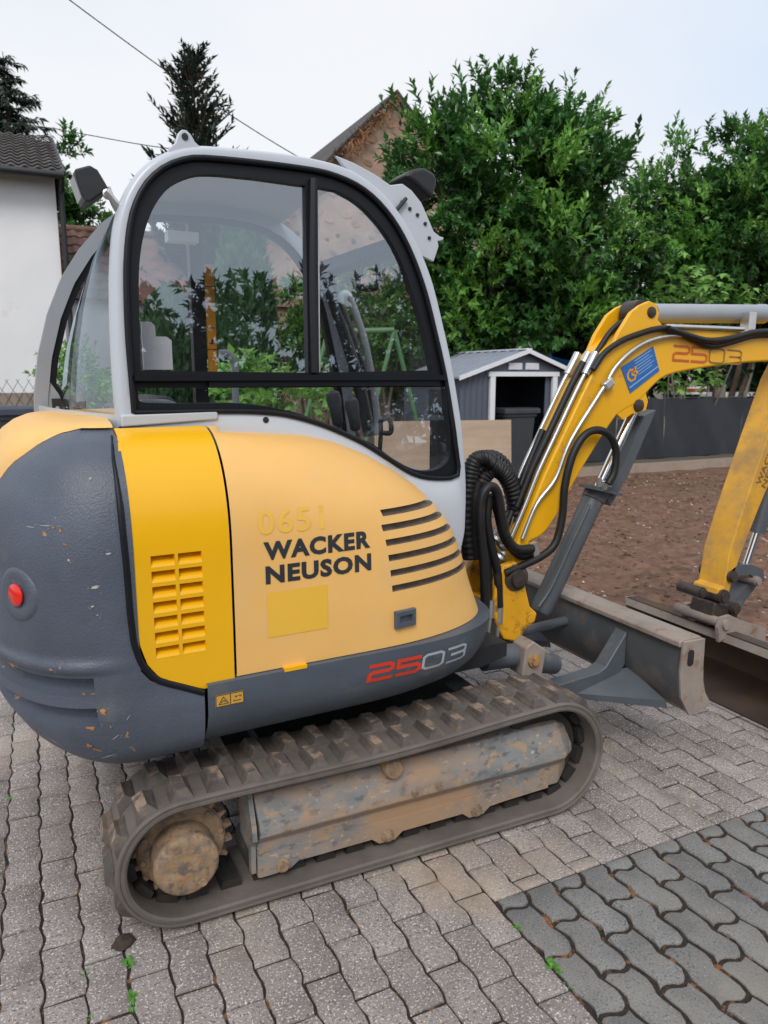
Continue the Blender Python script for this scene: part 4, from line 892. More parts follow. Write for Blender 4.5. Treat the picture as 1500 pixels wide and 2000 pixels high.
br = [U(x, y, -0.31) for x, y in ((200, 384), (208, 392), (216, 402), (228, 415))]
new_obj('lamp_arm', merge(tube([(a, -0.385, b) for a, b in br], 0.009, 8), lathe((br[0][0]+0.006, -0.372, br[0][1]-0.006), (0, -1, 0), [(0, 0.015), (0.008, 0.015), (0.010, 0.011), (0.010, 0.0)], 16), tube([(br[1][0], -0.35, br[1][1]+0.03), (br[1][0]+0.015, -0.35, br[1][1]-0.02), (br[3][0]+0.02, -0.33, br[3][1]-0.03)], 0.008, 8)), STEEL, LRo, 40)
cl_ = U(112, 797, FV-0.04)
cpart('door_latch', merge(box((cl_[0], FV-0.03, cl_[1]), (0.035, 0.03, 0.075)), ), BLK, 30)
cpart('latch_bolt', lathe((cl_[0], FV-0.045, cl_[1]), (0, -1, 0), [(0, 0.008), (0.008, 0.008), (0.009, 0)], 10), STEEL, 30)

cpart('pillar_foot', prism([(-0.99, 1.50), (-0.88, 1.50), (-0.885, 1.57), (-0.905, 1.63), (-0.935, 1.68), (-0.955, 1.76), (-0.975, 1.74)], FV-0.022, FV+0.02, 1), SILD, 30)
cpart('foot_gasket', tube([(-0.878, FV-0.01, 1.50), (-0.882, FV-0.01, 1.575), (-0.902, FV-0.01, 1.635), (-0.932, FV-0.01, 1.69), (-0.945, FV-0.01, 1.78)], 0.014, 8), RUB, 60)
# ================================================================== undercarriage
def wpart(name, geo, m, smooth=40, parent=None, **k): return new_obj(name, geo, m, EX if parent is None else parent, smooth, **k)
SPR, SPZ, SPX = 0.232, 0.226, -0.700      # rear (sprocket) end of the belt
IDR, IDZ, IDX = 0.225, 0.246, 0.695       # front (idler) end
T0 = 0.014                                 # lug height: belt outer face runs this far above the paving
def belt_path(n):
    """outer face of the belt, (x, z, tangent angle) evenly spaced; starts at the rear bottom and runs forward"""
    P = []
    zb = T0
    r1, r2 = SPZ-zb, IDZ-zb
    for x in np.linspace(SPX, IDX, 60): P.append((x, zb))
    for a in np.linspace(-PI/2, PI/2, 40)[1:]: P.append((IDX+r2*math.cos(a), IDZ+r2*math.sin(a)))
    zt1, zt0 = IDZ+r2, SPZ+r1
    for t in np.linspace(0, 1, 60)[1:]: P.append((IDX+(SPX-IDX)*t, zt1+(zt0-zt1)*t-0.016*math.sin(PI*t)**2))
    for a in np.linspace(PI/2, 1.5*PI, 40)[1:-1]: P.append((SPX+r1*math.cos(a), SPZ+r1*math.sin(a)))
    Q = resample(P, n); out = []
    for i in range(n):
        d = Q[(i+1) % n]-Q[i-1]; out.append((Q[i][0], Q[i][1], math.atan2(d[1], d[0])))
    return out
NL = 38; BN = NL*6
def make_track(y0, y1):
    """y0: outer edge, y1: inner edge"""
    s = 1 if y1 > y0 else -1; wd = abs(y1-y0); bp = belt_path(BN)
    prof = [(0.004, -0.002), (0.0, -0.006), (0.001, -0.013), (0.004, -0.0145), (0.0015, -0.017), (0.001, -0.027), (0.006, -0.034), (0.05, -0.034), (wd-0.05, -0.034), (wd, -0.03), (wd, -0.004), (wd-0.01, 0.0), (0.012, 0.0)]
    rows = []
    for x, z, a in bp:
        nx, nz_ = math.sin(a), -math.cos(a)          # outward normal (path runs forward along the bottom)
        rows.append([Vector((x+nx*h, y0+s*d, z+nz_*h)) for d, h in prof])
    T = wpart('rubber_track', grid(rows, closed_u=True, closed_v=True), TRKB, 35, label='mud-stained rubber track')
    # lugs: one mesh, many pieces
    def lug_mesh(nm, w1, seed):
        rnd = random.Random(seed); b, h = 0.074, 0.028; 
        base = [(-b/2, 0), (b/2, 0), (b/2, w1), (-b/2, w1)]; topc = [(-0.022, 0.024), (0.014, 0.016), (0.020, w1-0.010), (-0.016, w1-0.016)]; mid = [(-0.027, 0.014), (0.022, 0.008), (0.026, w1-0.004), (-0.022, w1-0.008)]
        V = [(p[0], p[1], -0.002) for p in base] + [(p[0], p[1], h*0.45) for p in mid] + [(p[0]+rnd.uniform(-.003, .003), p[1]+rnd.uniform(-.003, .003), h+rnd.uniform(-.004, 0.0)) for p in topc]
        V += [(0.002, w1/2, h*0.93)]
        F = []
        for k in (0, 4):
            for i in range(4): F.append((k+i, k+(i+1) % 4, k+4+(i+1) % 4, k+4+i))
        for i in range(4): F.append((8+i, 8+(i+1) % 4, 12))
        me = bpy.data.meshes.new(nm); me.from_pydata(V, [], F); me.materials.append(TRK); me.materials.append(TRKTOP)
        for pi, pl in enumerate(me.polygons): pl.material_index = 1 if pi >= 8 else 0
        return me
    vers = [lug_mesh('tread_lug', 0.125, k) for k in range(3)]
    for i in range(NL):
        for row in (0, 1):
            x, z, a = bp[(i*6+row*3) % BN]
            yy = y0+s*(0.012 if row == 0 else 0.150)
            ob = bpy.data.objects.new('tread_lug', vers[(i*7+row*3) % 3]); COL.objects.link(ob); ob.parent = T
            R = Matrix(((math.cos(a), 0, math.sin(a)), (0, s, 0), (math.sin(a), 0, -math.cos(a)))).to_4x4()
            ob.matrix_local = Matrix.Translation((x, yy, z)) @ R @ Matrix.Diagonal((1, 1, 0.42 if z < 0.05 else 1, 1))
    # cleats on the inside of the belt
    cl = bpy.data.meshes.new('drive_cleat'); g = prism([(-0.036, 0.032), (0.036, 0.032), (0.028, 0.062), (-0.028, 0.062)], 0.078, 0.222, 1); cl.from_pydata([(a, b, -c) for a, b, c in g[0]], [], g[1]); cl.materials.append(TRKI)
    for i in range(NL):
        x, z, a = bp[(i*6+2) % BN]
        ob = bpy.data.objects.new('drive_cleat', cl); COL.objects.link(ob); ob.parent = T
        R = Matrix(((math.cos(a), 0, math.sin(a)), (0, s, 0), (math.sin(a), 0, -math.cos(a)))).to_4x4(); ob.matrix_local = Matrix.Translation((x, y0, z)) @ R
    return T
def track_gear(y0, s):
    # sprocket with teeth, hub motor cap, idler, rollers, frame cover
    pts = []
    nt2 = 19
    for i in range(nt2):
        for da, r in ((0.0, 0.140), (0.30, 0.140), (0.42, 0.164), (0.58, 0.164), (0.70, 0.140)): 
            a = 2*PI*(i+da)/nt2; pts.append((SPX+r*math.cos(a), SPZ+r*math.sin(a)))
    SPk = wpart('sprocket', prism(pts, y0+s*0.115, y0+s*0.145, 1), MUDC, 30)
    wpart('hub_plate', lathe((SPX, y0+s*0.12, SPZ), (0, -s, 0), [(0, 0.138), (0.012, 0.136), (0.018, 0.126), (0.018, 0.0)], 36), MUDC, 40, parent=SPk)
    for i in range(10):
        a = 2*PI*i/10+0.2; wpart('hub_bolt', lathe((SPX+0.124*math.cos(a), y0+s*0.105, SPZ+0.124*math.sin(a)), (0, -s, 0), [(0, 0.010), (0.010, 0.009), (0.0105, 0)], 8), MUDC, 30, parent=SPk)
    cx, cz = SPX-0.002, SPZ-0.010
    HM = wpart('drive_motor', lathe((cx, y0+s*0.12, cz), (0, -s, 0), [(0, 0.101), (0.088, 0.099), (0.092, 0.100), (0.104, 0.100), (0.112, 0.096), (0.116, 0.088), (0.117, 0.0)], 44), MUDC, 40, label='mud-crusted round drive motor cap')
    for dx, dz in ((0.0, 0.0), (-0.03, 0.068), (0.045, -0.065)):
        wpart('plug', lathe((cx+dx, y0+s*0.004, cz+dz), (0, -s, 0), [(0, 0.013), (0.004, 0.013), (0.004, 0.008), (0.002, 0.007), (0.002, 0.0)], 12), MUDC, 30, parent=HM)
    wpart('idler_wheel', lathe((IDX, y0+s*0.20, IDZ), (0, -s, 0), [(0, 0.05), (0, 0.16), (0.02, 0.172), (0.04, 0.172), (0.055, 0.176), (0.085, 0.176), (0.10, 0.160), (0.09, 0.12), (0.085, 0.06), (0.11, 0.055), (0.11, 0)], 40), TRKI, 40)
    for x in (-0.44, -0.2, 0.02, 0.24, 0.46): wpart('track_roller', cyl((x, y0+s*0.09, 0.125), (x, y0+s*0.24, 0.125), 0.062, n=20), TRKI, 40)
    wpart('carrier_roller', lathe((0.02, y0+s*0.13, 0.352), (0, -s, 0), [(0, 0.036), (0.09, 0.036), (0.098, 0.030), (0.098, 0)], 20), MUDC, 40)
    # cover: folded box, (y offset from the outer edge, z)
    sec = [(0.200, 0.372), (0.088, 0.352), (0.042, 0.262), (0.038, 0.222), (0.064, 0.190), (0.068, 0.100), (0.200, 0.095)]
    xs = [(-0.475, 0), (-0.465, 1), (0.0, 1), (0.70, 1), (0.79, 0.9)]
    # section kept in five straight pieces so that the folds stay crisp
    rows = []
    for x, k in ((-0.470, 1), (0.76, 1), (0.812, 0.75)):
        r = []
        for d, z in sec:
            zc = 0.26; r.append(Vector((x + (0.0 if d > 0.05 else 0.008), y0+s*(d+(1-k)*0.10), zc+(z-zc)*(1 if k == 1 else 0.74))))
        rows.append(r)
    g = grid(rows); n = len(sec); V, F = list(g[0]), list(g[1]); F.append(tuple(range(n))); F.append(tuple(range(2*n, 3*n)))
    CV = wpart('track_frame', (V, F), MUDM, 25, label='mud-caked grey track frame cover'); bevel(CV, 0.006, 2, 25)
    # end flange, lower rail with roller lugs
    wpart('end_flange', prism([(d-0.008 if d < 0.19 else d, z+(0.012 if z > 0.3 else -0.012 if z < 0.15 else 0)) for d, z in sec] if s > 0 else [(-d, z) for d, z in sec], -0.490, -0.474, 0), MUDM, 25, parent=CV).location = (0, y0, 0)
    low = [(-0.47, 0.150), (0.70, 0.150), (0.70, 0.105), (0.50, 0.100), (0.43, 0.096), (0.40, 0.072), (0.34, 0.072), (0.31, 0.096), (0.06, 0.096), (0.03, 0.072), (-0.03, 0.072), (-0.06, 0.096), (-0.33, 0.096), (-0.36, 0.076), (-0.42, 0.072), (-0.46, 0.072), (-0.47, 0.075)]
    RL = wpart('lower_rail', prism(low, y0+s*0.052, y0+s*0.075, 1), MUDM, 25, parent=CV)
    for x in (-0.385, 0.0, 0.37): wpart('roller_bolt', lathe((x, y0+s*0.055, 0.096), (0, -s, 0), [(0, 0.024), (0.010, 0.023), (0.011, 0.014), (0.022, 0.013), (0.023, 0)], 12), MUDC, 30, parent=CV)
    for x in (0.10, 0.20): wpart('frame_bolt', lathe((x, y0+s*0.037, 0.245), (0, -s, 0), [(0, 0.013), (0.008, 0.012), (0.009, 0)], 8), MUDC, 30, parent=CV)
for y0, s in ((-0.75, 1), (0.75, -1)):
    make_track(y0, y0+s*0.30); track_gear(y0, s)
wpart('undercarriage_frame', merge(box((0.05, 0, 0.33), (0.85, 0.80, 0.16)), box((0.50, 0, 0.28), (0.30, 0.50, 0.14)), box((-0.38, 0, 0.30), (0.2, 0.96, 0.12)), box((0.42, 0, 0.30), (0.2, 0.96, 0.12))), BLK, 30)
# ================================================================== dozer blade
bx, bz = [], []
back_ = [(1.335, 0.615), (1.318, 0.50), (1.322, 0.42), (1.345, 0.365), (1.382, 0.305)]
front_ = [(1.492, 0.325), (1.470, 0.365), (1.452, 0.42), (1.443, 0.50), (1.440, 0.60)]
BLo = wpart('dozer_blade', merge(prism(back_ + [(1.40, 0.312), (1.372, 0.37), (1.350, 0.43), (1.345, 0.50), (1.36, 0.60)], -0.735, 0.735, 1)), BLADEM, 25, label='dusty grey dozer blade raised off the paving'); bevel(BLo, 0.004, 2)
TF = wpart('top_flange', prism([(1.310, 0.600), (1.310, 0.622), (1.330, 0.634), (1.425, 0.634), (1.44, 0.624), (1.44, 0.600)], -0.738, 0.738, 1), DUSTM, 30, parent=BLo); bevel(TF, 0.005, 2)
for yy in (-0.752, 0.738):
    e_ = [(1.320, 0.628), (1.440, 0.626), (1.441, 0.52), (1.448, 0.44), (1.466, 0.38), (1.498, 0.335), (1.495, 0.315), (1.380, 0.294), (1.325, 0.385), (1.312, 0.50)]
    EP = wpart('end_plate', prism(e_, yy, yy+0.014, 1), DUSTM, 30, parent=BLo); bevel(EP, 0.003, 2)
sl = [(1.372+0.020*math.cos(a), 0.556+(0.045 if math.sin(a) > 0 else -0.0)*1 + 0.018*math.sin(a) - 0.02) for a in np.linspace(0, 2*PI, 17)[:-1]]
wpart('lashing_hole', prism([(1.362+0.018*math.cos(a), 0.553+(0.020 if math.sin(a) > 0 else -0.020)+0.016*math.sin(a)) for a in np.linspace(0.01, 2*PI+0.01, 17)[:-1]], -0.7535, -0.7521, 1), BLK, 0, parent=BLo)
wpart('cutting_edge', prism([(1.372, 0.318), (1.384, 0.300), (1.488, 0.318), (1.486, 0.334)], -0.737, 0.737, 1), MUDM, 30, parent=BLo)
for yy in (-0.40, 0.40):
    A_ = wpart('blade_arm', prism([(0.45, 0.40), (0.78, 0.375), (1.16, 0.405), (1.20, 0.425), (1.312, 0.575), (1.312, 0.42), (1.27, 0.36), (1.16, 0.315), (0.78, 0.28), (0.45, 0.28)], yy-0.038, yy+0.038, 1), GREYM, 25); bevel(A_, 0.007, 2)
    G_ = wpart('gusset', ([Vector((1.04, yy-0.036, 0.33)), Vector((1.34, yy-0.26, 0.33)), Vector((1.34, yy-0.034, 0.40)), Vector((1.20, yy-0.036, 0.40)), Vector((1.06, yy-0.036, 0.30)), Vector((1.34, yy-0.27, 0.30)), Vector((1.35, yy+0.20, 0.30))], [(0, 1, 2, 3), (0, 4, 5, 1), (4, 6, 5), (1, 5, 6, 2)]), GREYM, 25, parent=A_)
wpart('blade_cylinder', merge(cyl((0.60, -0.36, 0.535), (0.755, -0.355, 0.525), 0.050, n=22), cyl((0.86, -0.33, 0.47), (1.02, -0.30, 0.42), 0.045, n=22), cyl((0.55, 0.0, 0.42), (1.0, 0.0, 0.47), 0.050, n=24), cyl((1.0, 0.0, 0.47), (1.32, 0.0, 0.49), 0.024, n=16), lathe((0.86, 0, 0.455), (1, 0, 0.1), [(0, 0.05), (0.0, 0.062), (0.05, 0.062), (0.06, 0.05)], 24)), GREYM, 40)

LB_ = wpart('pivot_bracket', prism([(0.775, 0.44), (0.79, 0.565), (0.83, 0.59), (0.90, 0.54), (0.88, 0.42)], -0.40, -0.30, 1), DUSTM, 30); bevel(LB_, 0.008, 2)
wpart('pivot_bolt', lathe((0.83, -0.40, 0.505), (0, -1, 0), [(0, 0.030), (0.012, 0.028), (0.013, 0.020), (0.022, 0.018), (0.023, 0)], 10), MUDC, 30, parent=LB_)
# ================================================================== swing post, boom, arm, bucket (plane y = BY)
BY, BH = -0.10, 0.085        # boom centre plane, half width
def B(x, y, yy=None):
    p = on_plane(x, y, 1, BY-BH if yy is None else yy); return (p.x, p.z)
# swing bracket on the deck and post casting
wpart('swing_bracket', merge(cyl((0.80, BY, 0.545), (0.80, BY, 0.60), 0.115, n=28), cyl((0.86, BY, 0.50), (0.86, BY, 0.80), 0.055, n=20), prism([(0.45, 0.56), (0.90, 0.56), (0.92, 0.60), (0.90, 0.66), (0.45, 0.66)], BY-0.12, BY+0.12, 1)), BOLT, 30)
sp_px = [(972, 1128), (985, 1105), (1008, 1097), (1022, 1112), (1028, 1150), (1036, 1185), (1050, 1198), (1046, 1215), (1030, 1228), (1012, 1255), (985, 1250), (968, 1215), (963, 1180)]
SW = wpart('swing_post', merge(prism([B(x, y, BY-0.13) for x, y in sp_px], BY-0.13, BY-0.09, 1), prism([B(x, y, BY-0.13) for x, y in sp_px], BY+0.09, BY+0.13, 1), prism([B(x, y, BY-0.13) for x, y in [(968, 1180), (1030, 1180), (1040, 1215), (1012, 1252), (985, 1248), (968, 1215)]], BY-0.089, BY+0.089, 1)), YELG, 30, label='grimy yellow swing post'); bevel(SW, 0.01, 3)
pv = B(1008, 1128, BY-0.13)
wpart('pivot_pin', merge(lathe((pv[0], BY-0.125, pv[1]), (0, -1, 0), [(0, 0.062), (0.012, 0.060), (0.016, 0.045), (0.020, 0.040), (0.034, 0.036), (0.036, 0.0)], 20)), BOLT, 30, parent=SW)
pc = B(1036, 1207, BY-0.13)
wpart('cylinder_pin', lathe((pc[0], BY-0.129, pc[1]), (0, -1, 0), [(0, 0.024), (0.006, 0.022), (0.007, 0)], 16), YELG, 30, parent=SW)
# boom: banana outline of the near cheek
bm_px = [(1005, 1135), (1000, 1090), (1012, 1058), (1035, 1000), (1065, 925), (1100, 850), (1140, 765), (1168, 712), (1200, 672), (1240, 648), (1290, 634), (1360, 640), (1430, 645), (1500, 650), (1580, 655), (1640, 690), (1640, 722), (1560, 704), (1500, 706), (1440, 710), (1380, 718), (1320, 729), (1290, 742), (1262, 770), (1240, 792), (1205, 812), (1160, 880), (1125, 938), (1098, 990), (1070, 1035), (1050, 1052), (1035, 1060), (1030, 1090), (1025, 1135)]
bo = smooth_path([(a, b, 0) for a, b in [B(x, y) for x, y in bm_px]], 2, True); bo = [(p.x, p.y) for p in bo]
BM = wpart('boom', prism(bo, BY-BH, BY+BH, 1), YELB, 25, label='bent yellow boom with hydraulic lines and company plate'); bevel(BM, 0.012, 3)
# top knuckle cheeks carrying the arm cylinder
kn_px = [(1190, 690), (1207, 650), (1232, 610), (1250, 596), (1268, 588), (1281, 594), (1287, 612), (1284, 625), (1292, 634), (1280, 645), (1240, 660)]
for yy in (BY-BH-0.004, BY+BH-0.020):
    K = wpart('knuckle_cheek', prism([B(x, y) for x, y in kn_px], yy, yy+0.024, 1), YELB, 30, parent=BM); bevel(K, 0.004, 2)
kp = B(1271, 610)
wpart('knuckle_pin', lathe((kp[0], BY-BH-0.003, kp[1]), (0, -1, 0), [(0, 0.026), (0.008, 0.024), (0.010, 0.018), (0.010, 0.0)], 18), BOLT, 30, parent=BM)
kb = B(1240, 606, BY); wpart('cylinder_eye', cyl((kb[0], BY-0.045, kb[1]-0.01), (kb[0], BY+0.045, kb[1]-0.01), 0.055, n=22), BOLT, 30, parent=BM)
# lower lug for the boom cylinder
lg_px = [(1205, 808), (1262, 768), (1266, 785), (1262, 800), (1250, 806), (1235, 808), (1218, 820)]
wpart('cylinder_lug', prism([B(x, y) for x, y in lg_px], BY-BH+0.002, BY-BH+0.03, 1), YELB, 30, parent=BM)
lp = B(1247, 792); wpart('lug_pin', lathe((lp[0], BY-BH+0.004, lp[1]), (0, -1, 0), [(0, 0.030), (0.012, 0.028), (0.016, 0.020), (0.016, 0)], 16), BOLT, 30, parent=BM)
# company plate
cp_px = [(1212, 718), (1275, 676), (1287, 724), (1230, 768)]
cpq = [Vector((B(x, y)[0], 0, B(x, y)[1])) for x, y in cp_px]
yq = BY-BH-0.0035
def plate_pt(a, b, off=0.0):   # a: along, b: up
    lo_ = cpq[3].lerp(cpq[2], a); hi_ = cpq[0].lerp(cpq[1], a); p = lo_.lerp(hi_, b); return Vector((p.x, yq-off, p.z))
PL = wpart('company_plate', merge(([plate_pt(0, 0), plate_pt(1, 0), plate_pt(1, 1), plate_pt(0, 1), plate_pt(0, 0, -0.003), plate_pt(1, 0, -0.003), plate_pt(1, 1, -0.003), plate_pt(0, 1, -0.003)], [(0, 1, 2, 3), (0, 4, 5, 1), (1, 5, 6, 2), (2, 6, 7, 3), (3, 7, 4, 0)])), DECALB, 0, parent=BM, label='blue company plate with orange CS emblem') 
def on_plate(paths, wd, name, m):
    V2, F2 = [], []
    for path in paths:
        v, f = ribbon(path, wd, 0.1); k = len(V2); V2 += v; F2 += [tuple(i+k for i in q) for q in f]
    wpart(name, ([plate_pt(p.x, p.y, 0.0012) for p in V2], F2), m, 0, parent=BM)
ORG = mat('orange_emblem', (0.75, 0.33, 0.03), 0.5, var=0.03)
on_plate([[(.30, .66), (.20, .74), (.10, .66), (.08, .50), (.13, .36), (.24, .34), (.30, .44), (.22, .54), (.24, .62), (.36, .66), (.36, .72)], [(.26, .60), (.36, .56), (.36, .46)]], 0.055, 'emblem', ORG)
on_plate([[(.40, .92-.105*k), (.90 if k % 2 == 0 else .82, .92-.105*k)] for k in range(6)], 0.028, 'plate_print', DECALW)
on_plate([[(.04, .19), (.97, .19)]], 0.045, 'plate_print', DECALW)
# 2503 on the boom side
t0, t1 = B(1314, 703), B(1446, 703)
def boom_text(gl, x0, wid, m, stroke):
    V2, F2, tt = lettering(gl, 0.066, 1.5, 0.018, stroke, 0.05); k = wid/tt
    wpart('model_number', ([Vector((x0+p.x*k, yq+0.0008, t0[1]+p.y-0.012*((x0+p.x*k-t0[0])/0.3))) for p in V2], F2), m, 0, parent=BM)
wd_ = t1[0]-t0[0]
boom_text(['b2', 'b5'], t0[0], wd_*0.48, mat('worn_red_decal', (0.62, 0.12, 0.03), 0.5), 0.011); boom_text(['b0', 'b3'], t0[0]+wd_*0.52, wd_*0.48, mat('worn_brown_decal', (0.28, 0.16, 0.05), 0.5), 0.007)
# arm cylinder on top of the boom
a0_, a1_ = B(1283, 613, BY), B(1486, 613, BY); rr = 0.046
AC = wpart('arm_cylinder', merge(lathe((a0_[0]-0.03, BY, a0_[1]), (a1_[0]-a0_[0]+0.03, 0, a1_[1]-a0_[1]), [(0, 0.0), (0, 0.045), (0.015, rr), (a1_[0]-a0_[0], rr), (a1_[0]-a0_[0]+0.012, rr+0.003), (a1_[0]-a0_[0]+0.05, rr+0.003), (a1_[0]-a0_[0]+0.055, 0.03)], 28)), GREYC, 40)
wpart('cylinder_rod', cyl((a1_[0]+0.04, BY, a1_[1]), (a1_[0]+0.45, BY, a1_[1]-0.02), 0.024, n=18), CHROME, 40, parent=AC)
# steel pipes and hoses along the boom
def pipe(name, px, yy, r, m, parent=BM, smooth=True, k=5): 
    return wpart(name, tube([(B(x, y, yy)[0], yy, B(x, y, yy)[1]) for x, y in px], r, 8, k=k, smooth=smooth), m, 50, parent=parent)
yn = BY-BH-0.016
pipe('steel_pipe', [(1020, 1052), (1048, 985), (1085, 935), (1115, 860), (1180, 755)], yn, 0.010, STEEL)
pipe('steel_pipe', [(1183, 752), (1200, 720), (1228, 690), (1262, 668), (1300, 657), (1330, 655)], yn, 0.010, STEEL)
wpart('pipe_union', merge(box((B(1187, 750, yn)[0], yn, B(1187, 750, yn)[1]), (0.06, 0.035, 0.045), ry=-0.6), ), STEEL, 30, parent=BM); bevel(bpy.data.objects['pipe_union'], 0.012, 2)
bk = [B(x, y) for x, y in ((1008, 1062), (1035, 1000), (1065, 925), (1100, 850), (1140, 765), (1165, 716))]
def back_line(off, yy, a=0, b=6):
    out = []
    for i in range(a, b):
        p, q = bk[max(0, i-1)], bk[min(len(bk)-1, i+1)]; d = Vector((q[0]-p[0], q[1]-p[1])).normalized(); out.append((bk[i][0]-d.y*off, yy, bk[i][1]+d.x*off))
    return out
for yy in (BY-0.062, BY-0.012, BY+0.060): wpart('steel_pipe', tube(back_line(0.022, yy), 0.010, 8), STEEL, 50, parent=BM)
for yy in (BY-0.062, BY-0.012, BY+0.060):
    e = back_line(0.022, yy)[-1]; wpart('pipe_union', merge(cyl((e[0]-0.025, yy, e[2]-0.045), (e[0]+0.03, yy, e[2]+0.05), 0.019, n=10)), STEEL, 40, parent=BM)
wpart('hydraulic_hose', tube(back_line(0.040, BY-0.035, 1, 6), 0.016, 8), HOSE, 60, parent=BM)
wpart('hydraulic_hose', tube([(p[0], p[1]+0.07*k/5, p[2]) for k, p in enumerate(back_line(0.036, BY-0.02, 0, 4))], 0.015, 8), HOSE, 60, parent=BM)
for kx, px in enumerate(([(1158, 722), (1180, 690), (1210, 668), (1240, 655), (1280, 643), (1310, 643), (1350, 662), (1390, 676), (1430, 668), (1480, 655), (1560, 655)], [(1150, 715), (1165, 690), (1195, 645), (1225, 625), (1245, 622)], [(1150, 718), (1172, 680), (1200, 640), (1232, 616)], [(1305, 641), (1345, 655), (1385, 665), (1430, 660), (1480, 648), (1560, 648)])):
    yy = [BY-BH-0.012, BY-0.02, BY+0.04, BY-BH-0.03][kx]; pipe('hydraulic_hose', px, yy, 0.014, HOSE)
pipe('steel_pipe', [(1300, 637), (1380, 640), (1452, 643)], BY-BH-0.008, 0.011, STEEL)
q = B(1458, 630, BY-0.05); wpart('pipe_clamp', box((q[0], BY-0.06, q[1]), (0.05, 0.05, 0.10)), STEEL, 30, parent=BM)
# boom cylinder under the boom
bc0, bc1 = B(1055, 1195, BY), B(1168, 955, BY); bc2 = B(1240, 800, BY)
d_ = Vector((bc1[0]-bc0[0], 0, bc1[1]-bc0[1])); Lb = d_.length
BC = wpart('boom_cylinder', merge(lathe((bc0[0], BY, bc0[1]), d_, [(0, 0.0), (0, 0.045), (0.03, 0.052), (Lb-0.06, 0.052), (Lb-0.055, 0.058), (Lb, 0.058), (Lb+0.004, 0.03)], 28)), GREYM, 40)
wpart('cylinder_rod', cyl((bc1[0], BY, bc1[1]), (bc2[0], BY, bc2[1]), 0.026, n=18), CHROME, 40, parent=BC)
wpart('cylinder_guard', prism([B(x, y, BY) for x, y in ((1168, 960), (1205, 905), (1245, 812), (1268, 800), (1215, 925), (1180, 985))], BY-0.045, BY+0.055, 1), GREYM, 30, parent=BC)
wpart('guard_plate', merge(box((B(1170, 958, BY-0.02)[0], BY-0.03, B(1170, 955, BY)[1]), (0.16, 0.13, 0.012), ry=0.25), cyl((B(1150, 990, BY)[0], BY-0.03, B(1150, 990, BY)[1]-0.02), (B(1128, 1028, BY)[0], BY-0.03, B(1128, 1028, BY)[1]-0.02), 0.022, n=10)), GREYM, 30, parent=BC)
for a_ in range(3): 
    q = B(1170+a_*10, 942+(a_ % 2)*6, BY-0.09); wpart('hose_fitting', cyl((q[0], BY-0.09, q[1]-0.02), (q[0], BY-0.09, q[1]+0.02), 0.013, n=8), STEEL, 30, parent=BC)
pipe('steel_pipe', [(1052, 1185), (1075, 1150), (1110, 1075), (1152, 985)], BY-0.062, 0.007, GREYM, parent=BC)
# loop hose
pipe('hydraulic_hose', [(985, 1120), (1020, 1105), (1060, 1085), (1085, 1060), (1098, 1010), (1103, 950), (1118, 890), (1140, 852), (1165, 840), (1190, 850), (1203, 880), (1200, 920), (1188, 945)], BY-BH-0.045, 0.018, HOSE, parent=BM)
# hose bundle bulging between cab and boom, in a corrugated sleeve
def hp3(px, y_of): return [(B(x, y, y_of(i))[0], y_of(i), B(x, y, y_of(i))[1]) for i, (x, y) in enumerate(px)]
HB = wpart('hose_bundle', merge(*[tube(hp3(px, lambda i, q=yy: q), lambda t, r=r: r*(1+0.07*math.sin(t*190)), 14, k=22) for px, yy, r in (
    ([(925, 1010), (922, 960), (930, 915), (952, 897), (975, 905), (995, 935), (1005, 975), (1012, 1030)], -0.02, 0.042),
    ([(935, 1030), (932, 980), (942, 935), (962, 915), (985, 925), (1002, 960), (1010, 1010)], -0.10, 0.040),
    ([(918, 1090), (912, 1020), (915, 950), (925, 905), (945, 895), (962, 905)], -0.14, 0.035))]), HOSE, 60, label='thick black hose bundle between cab and boom')
for px, yy, r in (([(948, 1180), (945, 1100), (938, 1020), (942, 970), (958, 950), (972, 965), (980, 1010), (990, 1050), (1010, 1072), (1040, 1072)], -0.24, 0.021), ([(955, 1175), (952, 1095), (946, 1030), (950, 985), (962, 972), (972, 1000), (985, 1050), (1015, 1085), (1045, 1080)], -0.20, 0.019), ([(975, 1185), (972, 1120), (962, 1075), (952, 1020), (955, 975)], -0.22, 0.019), ([(932, 1090), (928, 1040), (928, 980), (935, 940)], -0.16, 0.03)):
    wpart('hydraulic_hose', tube(hp3(px, lambda i, q=yy: q), r, 10), HOSE, 60)
for x, y in ((975, 1195), (958, 1185)):
    q = B(x, y, -0.22); wpart('hose_fitting', merge(cyl((q[0], -0.22, q[1]-0.05), (q[0], -0.22, q[1]+0.03), 0.017, n=8), cyl((q[0], -0.22, q[1]-0.05), (q[0]-0.01, -0.22, q[1]-0.13), 0.009, n=8)), STEEL, 30)
q = B(1043, 1073, BY-0.12); wpart('hose_clip', box((q[0], BY-0.12, q[1]), (0.03, 0.03, 0.065), ry=-0.25), STEEL, 30)
for x, y in ((960, 1050), (968, 1062), (975, 1078), (966, 1085)):
    q = B(x, y, -0.06); wpart('hose_fitting', lathe((q[0]-0.02, -0.10, q[1]+0.02), (0.6, -0.6, -0.6), [(0, 0.012), (0.02, 0.018), (0.04, 0.018), (0.05, 0.012), (0.06, 0)], 8), STEEL, 30)
